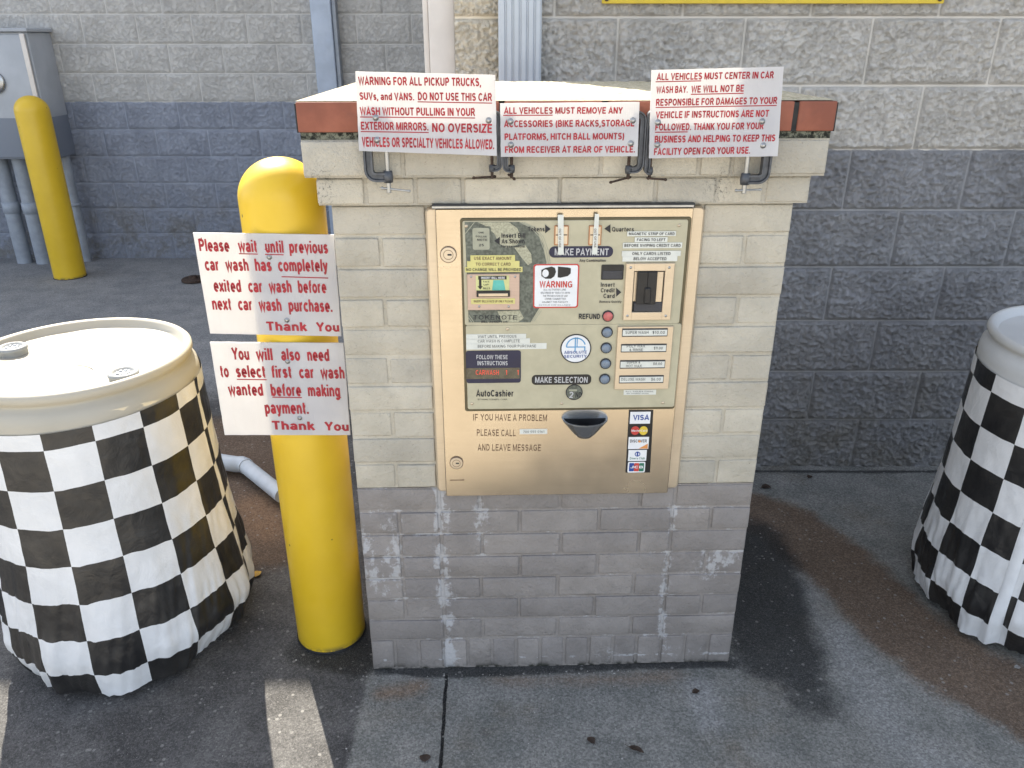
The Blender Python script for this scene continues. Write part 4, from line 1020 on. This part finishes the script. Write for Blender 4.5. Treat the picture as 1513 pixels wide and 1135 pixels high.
# buttons
def button(px, py, r, mat):
    s, z = PIL.at(px, py, DL); R = r / 700.0
    b = part('push_button', M['dark_rail'], lambda mb: mb.lathe([(R, DL + .001), (R, DL - .003), (R * .86, DL - .0042), (R * .8, DL - .003)], cx=s, cz=z, n=28, axis='y'))
    part('button_cap', mat, lambda mb: mb.lathe([(R * .82, DL), (R * .82, DL - .005), (R * .7, DL - .0066), (R * .35, DL - .0075), (.0001, DL - .0077)], cx=s, cz=z, n=28, axis='y'), b)
for px, py in ((896.8, 490.7), (895.5, 513.8), (894.5, 537), (893.3, 559.7)): button(px, py, 8.8, M['btn'])
button(898, 466.8, 8.8, M['btn_red'])
# price plate
DP = -.0325
prc = part('price_plate', M['bronze2'], plate_px(913, 483, 987.5, 575, DP, -.0262, .001, .001))
for (x0, y0, x1, y1, items) in ((919.6, 485.8, 986, 497.2, [('SUPER WASH', 924, 493.5, 958, 493.5, 4.4), ('$10.00', 964, 493.5, 982, 493.5, 4.4)]),
                                (918, 508.7, 984.3, 520.3, [('POLY WAX', 926, 513.8, 953, 513.4, 3.8), ('& RINSE', 930, 519, 950, 518.6, 3.8), ('$9.00', 966, 516.5, 979, 516.5, 4)]),
                                (916.3, 532.6, 982.2, 544.2, [('SUPER &', 926, 537.5, 946, 537.2, 3.8), ('HOT WAX', 925, 542.8, 948, 542.6, 3.8), ('$8.00', 965, 539.5, 978, 539.5, 4)]),
                                (915.2, 555.2, 980, 566, [('DELUXE WASH', 918, 562.8, 953, 562.6, 4.2), ('$6.00', 962, 562.6, 976, 562.6, 4.2)])):
    b = part('price_slot', M['dark_rail'], plate_px(x0, y0, x1, y1, DP - .0012, DP + .0005, .001), prc)
    c = part('price_label', M['label'], plate_px(x0 + .8, y0 + 2.2, x1 - .6, y1 - 1.4, DP - .0020, DP - .001), prc)
    words(c, M['ink'], items, DP - .0025, .0)
t = part('tape_label', M['label'], plate_px(921.8, 576.3, 969, 583.2, DL - .0009, DL))
words(t, M['ink'], [('ALL SALES FINAL', 924, 579.4, 966, 579.4, 1.8), ('NO CHANGE GIVEN', 926, 582.4, 958, 582.4, 1.8)], DL - .0013, 0)
# round security badge
sB, zB = PIL.at(850.7, 515, DL)
bd = part('round_badge', M['paper'], lambda mb: mb.disc(sB, zB, .0335, DL - .0012, DL, 40))
part('badge_border', M['ink'], lambda mb: mb.ring(sB, zB, .0318, .0342, DL - .0017, DL, 44), bd)
def logo(mb):
    d = DL - .0017
    n = 26; r0, r1 = .0195, .0222; cz = zB + .004
    pts = [(sB + r * math.cos(a), d, cz + r * math.sin(a)) for r in (r0, r1) for a in [math.radians(15 + 165 * k / n) for k in range(n + 1)]]
    mb.add(pts, [(k, k + 1, n + 2 + k, n + 1 + k) for k in range(n)])
    mb.plate(sB - .0028, sB - .0002, cz - .012, cz + .0225, d, d + .0003); mb.plate(sB + .0016, sB + .0036, cz, cz + .0225, d, d + .0003)
    mb.plate(sB - .021, sB + .021, cz - .0012, cz + .0012, d - .0002, d + .0003); mb.plate(sB + .0185, sB + .021, cz - .009, cz - .0012, d, d + .0003)
part('badge_emblem', M['paleblue'], logo, bd)
words(bd, M['visa_blue'], [('ABSOLUTE', 833.5, 523, 867, 522.5, 4.2), ('SECURITY', 833.5, 529, 867, 528.5, 4.2)], DL - .0021, .015)
ps = part('selection_banner', M['black'], plate_px(785.7, 554.3, 873.3, 568, DL - .0008, DL, .0095))
words(ps, M['pill_text'], [('MAKE SELECTION', 790.5, 565.6, 868, 565.6, 8.6, .025)], DL - .0013)
sK, zK = PIL.at(848.3, 579.5, DL)
ck = part('round_sticker', M['graphic'], lambda mb: mb.disc(sK, zK, .0188, DL - .0010, DL, 32))
part('sticker_border', M['ink'], lambda mb: (mb.ring(sK, zK, .0172, .0192, DL - .0014, DL, 32)), ck)
part('sticker_bar', M['print_line'], lambda mb: mb.plate(sK - .012, sK + .006, zK + .003, zK + .0075, DL - .0014, DL - .0008, .001), ck)
words(ck, M['pill_text'], [('2', 840, 588, 847, 588, 9, .03)], DL - .0014); words(ck, M['ink'], [('ND', 850, 587.5, 859, 587.5, 8, .02)], DL - .0014)
# message display
fd = part('message_display', M['navy'], plate_px(688, 518.6, 769.5, 565.5, DL - .0010, DL, .006))
words(fd, M['pill_text'], [('FOLLOW THESE', 704, 530.8, 750, 530.8, 6.2, .025), ('INSTRUCTIONS', 705.5, 539.8, 750, 539.8, 6.2, .025)], DL - .0014)
part('display_window', M['led_win'], plate_px(689, 544.2, 767.8, 559.4, DL - .0014, DL - .0006), fd)
words(fd, M['led'], [('CARWASH', 703, 554, 737, 554, 7.2, .0), ('1', 747, 554, 749, 554, 7.2, .0), ('1', 764, 554, 766, 554, 7.2, .0)], DL - .0018, name='display_text')
tape(688.8, 494.2, 777.3, 500.8, DL, '', lines=[('WAIT UNTIL PREVIOUS', 706, 499.6, 763, 499.2, 4.2)])
tape(688.8, 501, 783, 507.6, DL, '', lines=[('CAR WASH IS COMPLETE', 706, 506.3, 768, 506, 4.2)])
tape(688.8, 508.2, 807.5, 515.6, DL, '', lines=[('BEFORE MAKING YOUR PURCHASE', 706, 514, 792, 513.5, 4.2)])
words(lo, M['ink'], [('AutoCashier', 703.5, 586, 758.5, 586, 9.6, .03), ('BY HAMILTON MFG. CORP.', 706, 591.5, 750, 591.5, 2.2, 0)], DL - .0008)
# engraved request on the door
DD = -.022
words(door, M['etch'], [('IF', 699, 621.5, 706, 621.6, 9.5), ('YOU HAVE A PROBLEM', 710, 621.5, 808, 622.5, 9.5), ('PLEASE CALL', 704.5, 644, 762, 644.8, 9.5), ('AND LEAVE MESSAGE', 705.8, 666, 799, 666.6, 9.5)], DD - .0006, .008)
t = part('tape_label', M['label'], plate_px(768, 634.5, 808.5, 641.2, DD - .0009, DD))
words(t, M['ink'], [('700 555 0161', 773, 640, 804, 639.6, 3.6)], DD - .0013, 0)
part('scratch_slot', M['etch'], plate_px(665, 709, 686, 710, DD - .0003, DD + .0005))
# coin return cup
def cup_curve(half, dep, n=10): return [(math.cos(math.pi - math.pi * k / n) * half, -(math.sin(math.pi * k / n) ** .85) * dep) for k in range(n + 1)]
sc0, zc0 = PIL.at(829.5, 617, DD); sc1, _ = PIL.at(898, 617, DD); scc = (sc0 + sc1) / 2; hw = (sc1 - sc0) / 2
z_bot = PIL.at(863, 650, -.05)[1]
def cup(mb):
    n = 10; rows = []
    for (zz, half, dep) in ((z_bot + .006, hw * .30, .020), (zc0 - .02, hw * .66, .032), (zc0 - .001, hw * .92, .042), (zc0, hw * .95, .0445), (zc0, hw, .047), (zc0 - .003, hw * .985, .0465), (z_bot + .008, hw * .50, .031), (z_bot + .0075, hw * .46, .030), (z_bot, hw * .36, .024), (z_bot, .0005, .0005)):
        rows.append([(scc + x, DD + y, zz) for x, y in cup_curve(half, dep, n)])
    vs = [p for r in rows for p in r]; m = n + 1
    fs = [(i * m + k, i * m + k + 1, (i + 1) * m + k + 1, (i + 1) * m + k) for i in range(len(rows) - 1) for k in range(n)]
    fs.append(tuple(range(m)))
    mb.add(vs, fs, False)
cupo = part('coin_cup', M['dark_steel'], cup)
part('cup_shade', M['black'], lambda mb: mb.poly_prism([(scc - hw * .9, zc0 - .002), (scc - hw * .4, z_bot + .008), (scc + hw * .4, z_bot + .008), (scc + hw * .9, zc0 - .002)], DD - .0030, DD - .0020), cupo)  # black sheet standing in for the shade inside the cup
zt = PIL.at(864, 604, DD)[1]
def cupback(mb):
    n = 20; pts = [(scc + hw * .98 * math.cos(math.pi * k / n), zc0 + (zt - zc0) * math.sin(math.pi * k / n) ** .9) for k in range(n + 1)]
    pts += [(scc - hw * .6, zc0 - .03), (scc + hw * .6, zc0 - .03)]
    mb.poly_prism(pts, DD - .0018, DD + .0005)
part('cup_back', M['dark_steel'], cupback, cupo)
# accepted card sticker strip
DK = -.022
q = [(929.3, 606), (965.5, 606), (960.5, 698.3), (924.2, 698.3)]
def strip(mb): mb.poly_prism([PIL.at(x, y, DK - .001) for x, y in q][::-1], DK - .001, DK)
cst = part('card_sticker', M['black'], strip)
v1 = part('card_logo', M['paper'], plate_px(931.5, 608.8, 960.2, 626, DK - .0014, DK - .0006), cst)
words(cst, M['visa_blue'], [('VISA', 935, 620.8, 959, 620.6, 7.6, .03)], DK - .0018)
part('card_logo', M['redp'], lambda mb: mb.disc(*PIL.at(938.4, 636, DK), .0100, DK - .0014, DK - .0006, 24, rz=.0112), cst)
part('card_logo', M['yelp'], lambda mb: mb.disc(*PIL.at(950.6, 636, DK), .0100, DK - .0017, DK - .0006, 24, rz=.0112), cst)
words(cst, M['paper'], [('MasterCard', 933, 637.8, 956, 637.8, 3, .02)], DK - .0021)
part('card_logo', M['paper'], plate_px(929, 646, 957.8, 663.3, DK - .0014, DK - .0006), cst)
words(cst, M['ink'], [('DISCOVER', 931, 654, 955.5, 653.8, 4.4, .02)], DK - .0018)
part('card_logo', M['orange'], lambda mb: ppoly(mb, [(957.2, 655.5), (957, 663), (943.5, 663), (951, 659)], DK - .0018), cst)
part('card_logo', M['orange'], lambda mb: mb.disc(*PIL.at(944.8, 651.9, DK), .0030, DK - .0020, DK - .0006, 16), cst)
part('card_logo', M['paper'], plate_px(928.8, 665.2, 954.6, 681, DK - .0014, DK - .0006), cst)
part('card_logo', M['visa_blue'], lambda mb: (mb.ring(*PIL.at(941.8, 670.6, DK), .0046, .0066, DK - .0018, DK - .001, 24), mb.plate(*rect(PIL, 940.9, 668, 942.7, 673.2, DK), DK - .0018, DK - .001)), cst)
words(cst, M['greenp'], [('Diners Club', 930.5, 679, 952.5, 678.8, 3.4, .01)], DK - .0018)
part('card_logo', M['paper'], plate_px(928, 682.8, 952.5, 698, DK - .0014, DK - .0006, .003), cst)
for x, mt in ((930, 'visa_blue'), (937.3, 'redp'), (944.6, 'greenp')): part('card_logo', M[mt], plate_px(x, 684.5, x + 6.3, 696.5, DK - .0018, DK - .001, .002), cst)
words(cst, M['paper'], [('JCB', 931, 692, 950, 692, 3.6, .03)], DK - .0022)

# ================================================================== BOLLARDS
def bollard(label, x, y, z0, r, h):
    t = thing('bollard', label, 'bollard', (x, y, z0), 0, 'yellow bollards')
    mb = MB(); prof = [(r * 1.0, .004), (r, .02), (r, h - r * .95)]
    for k in range(1, 15):
        a = math.pi / 2 * k / 14; prof.append((max(r * math.cos(a), .0001), h - r * .95 + r * .95 * math.sin(a)))
    mb.lathe(prof, n=64); mb.build('sleeve', M['yellow'], t)
    mb = MB(); mb.lathe([(r * 1.035, 0), (r * 1.035, .004), (r * .99, .0045)], n=48); mb.build('base_seal', M['seal'], t)
    return t
bollard('near yellow bollard beside the brick pillar carrying two white signs', -.519, 1.790, 0, .0945, 1.322)
_w = on_ground(104, 408, -.07)
bollard('far yellow bollard in front of the grey electrical cabinet', float(_w[0]), float(_w[1]), -.072, .111, 1.285)

# ================================================================== DRUMS
def drum(label, cx, cy, zr, seed, phase, zphase, bung_ang, nsq, seam=None, flare=.034, R=.298, mat='drum', dirn=None):
    t = thing('plastic_drum', label, 'drum', (cx, cy, 0), 0, 'checkered plastic drums')
    mb = MB(); zs = zr
    prof = [(.27, .002), (.29, .01), (R, .03), (R, zs - .075), (R - .003, zs - .055), (R - .012, zs - .043), (R - .019, zs - .036), (R - .020, zs - .029), (R - .012, zs - .024),
            (R - .0085, zs - .016), (R - .0095, zs - .006), (R - .015, zs), (R - .022, zs), (R - .028, zs - .005), (R - .032, zs - .016), (R - .038, zs - .0215)]
    mb.lathe(prof, n=96); mb.build('barrel', M[mat], t)
    mb = MB(); rr = R - .038; A = [(rr, zs - .0215)]
    n = 96; rings = 16; vs = []; fs = []
    for i in range(rings + 1):
        f = 1 - i / rings
        for k in range(n):
            a = 2 * math.pi * k / n; x, y = rr * f * math.cos(a), rr * f * math.sin(a)
            z = zs - .0215 - .0012 * (1 - f) + .002 * float(fbm(np.array([x * 7 + 3]), np.array([y * 7 + seed]), 3, 2)[0])
            for ba_ in bung_ang:
                d = math.hypot(x - .205 * math.cos(ba_), y - .205 * math.sin(ba_)); z -= .006 * max(0, min(1, (.068 - d) / .012))
            vs.append((x, y, z))
    for i in range(rings):
        for k in range(n):
            j = (k + 1) % n; fs.append((i * n + k, i * n + j, (i + 1) * n + j, (i + 1) * n + k))
    mb.add(vs, fs, True); lid = mb.build('lid', M[mat], t)
    for ba_ in bung_ang:
        bx, by = .205 * math.cos(ba_), .205 * math.sin(ba_); zb = zs - .028
        mb = MB(); mb.lathe([(.034, zb), (.034, zb + .012), (.036, zb + .014), (.036, zb + .019), (.031, zb + .0225), (.026, zb + .0225), (.0245, zb + .018), (.0001, zb + .0175)], bx, by, 32)
        b = mb.build('bung_plug', M['plug'], t)
        mb = MB()
        for k in range(8):
            a = math.pi / 4 * k; mb.box(bx + .013 * math.cos(a) - .0028, bx + .013 * math.cos(a) + .0028, by + .013 * math.sin(a) - .0028, by + .013 * math.sin(a) + .0028, zb + .0176, zb + .0205)
        mb.build('plug_grip', M['conduit'], b)
    mb = MB()
    p0 = Vector((.19 * math.cos(bung_ang[0]), .19 * math.sin(bung_ang[0]), zs - .0185)); p1 = Vector((.19 * math.cos(bung_ang[1]), .19 * math.sin(bung_ang[1]), zs - .0185))
    pts = [p0.lerp(p1, .25 + .5 * k / 10) + Vector((.006 * math.sin(k * .6), .004 * math.sin(k), -.0012)) for k in range(11)]
    mb.tube(pts, .0012, 6); mb.build('mould_line', M[mat], t)
    # checkered wrap: close at the top, loose and wrinkled toward a ragged hem
    n, m = 360, 110; zt_ = zr - .085
    th = np.linspace(0, 2 * np.pi, n + 1); v = np.linspace(0, 1, m + 1)
    T, V = np.meshgrid(th, v, indexing='ij')
    hem = .012 + .012 * np.abs(fbm(np.cos(T) * 2.2 + seed, np.sin(T) * 2.2, seed, 3)) + .01 * np.abs(np.sin(T * 4.5 + seed))
    ztop = zt_ + .010 * np.cos(T - .4)
    Z = ztop + (hem - ztop) * V
    loose = np.clip((V - .12) / .88, 0, 1)
    wr = fbm(np.cos(T) * 3.0 + 5 + seed, np.sin(T) * 3.0 + V * 1.2, seed + 2, 3) * .016 + np.abs(fbm(np.cos(T) * 5 + V * 2.0, np.sin(T) * 5 + 3 + V * .8 + seed, seed + 5, 4, .55)) * .020
    facet = (np.abs(np.sin(T * 4.5 + 1.3 * np.sin(T * 2 + seed) + V * .5)) - .5) * .014 * loose ** 2.4
    fl = flare if dirn is None else flare * (.05 + 1.25 * (.5 + .5 * np.cos(T - dirn)) ** 1.2)
    RR = R + .004 + fl * (np.clip(V / .86, 0, 1) ** 1.7) + wr * loose ** 2.2 * .9 + facet - np.clip((V - .84) / .16, 0, 1) ** 1.6 * (.020 + .022 * (fbm(np.cos(T) * 1.4 + 9, np.sin(T) * 1.4 + seed, seed, 2) + .3))
    RR += fbm(T * 6, V * 9, seed + 8, 3) * .0016
    RR = np.maximum(RR, R + .0025 + .004 * V)
    RR[-1] = RR[0]; Z[-1] = Z[0]
    P = np.stack([(RR * np.cos(T)).ravel(), (RR * np.sin(T)).ravel(), Z.ravel()], 1)
    I = np.arange((n + 1) * (m + 1)).reshape(n + 1, m + 1)
    Fq = np.stack([I[:-1, :-1].ravel(), I[1:, :-1].ravel(), I[1:, 1:].ravel(), I[:-1, 1:].ravel()], 1)
    w = bpy.data.meshes.new('checkered_wrap'); w.from_pydata(P.tolist(), [], Fq.tolist()); w.update()
    w.polygons.foreach_set('use_smooth', [True] * len(Fq)); w.materials.append(M['check'])
    uvl = w.uv_layers.new(name='UVMap'); li = np.empty(len(w.loops), np.int32); w.loops.foreach_get('vertex_index', li)
    Uc = (T * nsq / (2 * np.pi) + phase).ravel(); Zc = (V * zt_ / .1055 + zphase).ravel()
    Uc = Uc + fbm(T.ravel() * 2, V.ravel() * 3, seed, 2) * .02; Zc = Zc + fbm(T.ravel() * 2 + 5, V.ravel() * 3, seed, 2) * .03
    uvl.data.foreach_set('uv', np.stack([Uc[li] + 200, Zc[li] + 200], 1).ravel().astype(np.float32))
    o = bpy.data.objects.new('checkered_wrap', w); C.objects.link(o); o.parent = t
    if seam is not None:
        k0 = int(round(seam / (2 * np.pi) * n)) % n; mb = MB(); vs = []; fs = []
        for j in range(m + 1):
            for q_, e in ((k0 - 3, .0006), (k0 - 2, .0035), (k0 + 1, .0035), (k0 + 2, .0006)):
                rr_ = RR[q_ % n, j] + e; vs.append((rr_ * math.cos(th[q_ % n]), rr_ * math.sin(th[q_ % n]), Z[q_ % n, j]))
        for j in range(m):
            for q_ in range(3): fs.append((j * 4 + q_, j * 4 + q_ + 1, j * 4 + 4 + q_ + 1, j * 4 + 4 + q_))
        mb.add(vs, fs, True); mb.build('wrap_seam', M['paper'], t)
    return t
drum('sunlit cream plastic drum with checkered wrap left of the near bollard', -1.110, 1.858, .833, 3, .8, .6, (math.radians(-33), math.radians(163)), 17, flare=.046, R=.287, dirn=math.radians(-38))
drum('shaded white plastic drum with checkered wrap at the right edge', 1.573, 1.925, .848, 8, .3, .5, (math.radians(60), math.radians(240)), 17, seam=math.radians(222), mat='drum_white')

# ================================================================== ELECTRICAL CABINET, CONDUITS
cab = thing('electrical_cabinet', 'grey two tone electrical cabinet on the far block wall', 'cabinet', (-4.05, WALL_L - .01, FLOOR_L)); OFFC = (-4.05, WALL_L - .01, 0)
def cpart(name, mat, fn, parent=None): mb = MB((-4.05, WALL_L - .01, FLOOR_L)); fn(mb); o = mb.build(name, mat, parent or cab); return o
cpart('body', M['cabinet'], lambda mb: mb.bevbox(-4.75, -3.42, 6.06, WALL_L - .012, .745, 1.615, .006))
cpart('door', M['cabinet'], lambda mb: mb.bevbox(-4.74, -3.445, 6.045, 6.0585, .76, 1.60, .004))
cpart('door_trim', M['trim'], lambda mb: mb.bevbox(-3.462, -3.428, 6.030, 6.044, .755, 1.605, .003))
cpart('top_flange', M['cabinet'], lambda mb: mb.bevbox(-4.76, -3.40, 6.03, WALL_L - .013, 1.6165, 1.640, .004))
cpart('meter_window', M['dark_steel'], lambda mb: mb.lathe([(.075, 6.044), (.075, 6.028), (.062, 6.022), (.0001, 6.018)], cx=-3.715, cz=1.285, n=32, axis='y'))
for i, (px0, px1, py1, r, y) in enumerate(((-4, 40, 386, .056, 6.22), (30, 64, 386, .056, 6.20), (101, 124, 382, .036, 6.27))):
    fr = Frame(0, y, 0); sx_, _ = fr.at(px1, py1); zb = FLOOR_L
    top, _ = fr.at(px0, 236)
    lab = ('leftmost grey conduit rising from the ground into the electrical cabinet', 'middle grey conduit rising into the electrical cabinet, left of the far bollard', 'thin grey conduit under the right corner of the electrical cabinet')[i]
    xm = (sx_ + top) / 2
    t = thing('conduit_pipe', lab, 'pipe', (xm, y, zb), 0, 'conduits under the cabinet')
    mb = MB((xm, y, zb)); mb.tube([(xm, y, zb - .02), (xm, y, .30), (xm, y, .744)], r, 24); mb.build('pipe', M['conduit'], t)
    mb = MB((xm, y, zb)); mb.lathe([(r, .315), (r * 1.12, .318), (r * 1.12, .40), (r, .403)] if i < 2 else [(r, .36), (r * 1.3, .362), (r * 1.3, .38), (r, .382)], xm, y, 24); mb.build('coupling', M['conduit'], t)

# ================================================================== SMALL THINGS ON THE GROUND
a = on_ground(362, 688, .045); b = on_ground(411, 727, .045); a0 = on_ground(336, 684, .045)
a = on_ground(362, 688, .045); b = on_ground(417, 732, .045)
pv = thing('drain_pipe', 'short white plastic drain pipe lying between the left drum and the near bollard', 'pipe', (float(a[0]), float(a[1]), 0)); offp = (float(a[0]), float(a[1]), 0)
va, vb, v0 = Vector(a), Vector(b), Vector(a0)
e1 = (vb - va).normalized()
mb = MB(offp); mb.tube([va - e1 * .01, va + e1 * .05, vb], .0285, 22); mb.build('pipe', M['white_pipe'], pv)
e0 = (v0 - va).normalized()
mb = MB(offp); mb.tube([va + e1 * .012, va + e1 * .002, va - e1 * .012 + e0 * .008, va + e0 * .035, va + e0 * .07, va + e0 * .16], .0315, 22); mb.build('elbow', M['white_pipe'], pv)

def leaf(label, px, py, size, rz, mat, group=None, curl=.25, aspect=.45):
    p = on_ground(px, py)
    t = thing('fallen_leaf', label, 'leaf', (float(p[0]), float(p[1]), .0035), rz, group)
    mb = MB(); n = 10; vs = []; fs = []
    for i in range(n + 1):
        u = i / n; w = math.sin(math.pi * u) ** .8 * aspect * (1 - .25 * u)
        for k in (-1, -.5, 0, .5, 1): vs.append((size * (u - .5), size * w * k * (1 + .12 * math.sin(9 * u + k)), size * (curl * (abs(k) ** 1.6) * w + .10 * math.sin(3 * u) + .02)))
    for i in range(n):
        for k in range(4): fs.append((i * 5 + k, i * 5 + k + 1, i * 5 + 6 + k, i * 5 + 5 + k))
    mb.add(vs, fs, True); mb.build('blade', mat, t)
    mb = MB(); mb.tube([(-size * .5, 0, size * .02), (-size * .72, size * .04, size * .05)], size * .018, 6); mb.build('stem', mat, t); return t
leaf('small yellow leaf on the paving against the left drum', 381, 850, .032, 1.2, M['leaf_yellow'])
leaf('small dark leaf on the concrete in front of the right side of the pillar', 1028, 1024, .022, .4, M['leaf_brown'])
leaf('small dark leaf on the concrete in front of the middle of the pillar', 873, 1096, .024, 2.3, M['leaf_brown'])
leaf('reddish brown leaf scrap near the bottom edge right of the middle', 940, 1110, .040, -.5, M['leaf_brown'], aspect=.22)
leaf('dark crumpled leaf at the bottom edge beside the slab joint', 628, 1122, .022, 1.7, M['leaf_brown'], aspect=.7)
leaf('dark leaf on pale concrete at the foot of the near block wall', 1132, 722, .040, 0.1, M['leaf_brown'])
leaf('dark leaf beside the near block wall, right of the other one', 1196, 706, .026, .9, M['leaf_brown'])
leaf('pale scrap of leaf at the hem of the right drum', 1503, 988, .018, .2, M['pebble'])
p = on_ground(286, 413, -.055)
rc = thing('cleanout_cap', 'rusty round cap on the far paving behind the bollard signs', 'drain cap', (float(p[0]), float(p[1]), -.062))
mb = MB(); mb.lathe([(.085, 0), (.085, .012), (.078, .018), (.03, .02), (.03, .034), (.0001, .036)], n=28); mb.build('cap', M['rusty'], rc)

mb = MB(); R_ = random.Random(11)
def pebble(x, y, s):
    z = 0; n = 5; vs = []
    for k in range(n): a_ = 2 * math.pi * k / n + R_.random(); vs.append((x + s * math.cos(a_) * R_.uniform(.7, 1.2), y + s * math.sin(a_) * R_.uniform(.7, 1.2), z))
    vs.append((x + R_.uniform(-.3, .3) * s, y + R_.uniform(-.3, .3) * s, s * R_.uniform(.5, .9)))
    mb.add(vs, [(k, (k + 1) % n, n) for k in range(n)])
for k in range(480):
    x = R_.uniform(-1.9, 2.2); y = R_.uniform(1.2, 2.7)
    if -.40 < x < .62 and 1.63 < y < 2.4: continue
    pebble(x, y, R_.choice((.0012, .0016, .002, .003)))
for k in range(70):
    x = R_.uniform(-.40, .62); y = 1.615 + (x + .38) * .027 - abs(R_.gauss(0, .012)); pebble(x, y, R_.choice((.0012, .002, .003)))
gt = mb.build('loose_grit', M['pebble']); gt['kind'] = 'stuff'; gt['label'] = 'scattered pale grit on the paving'; gt['category'] = 'grit'
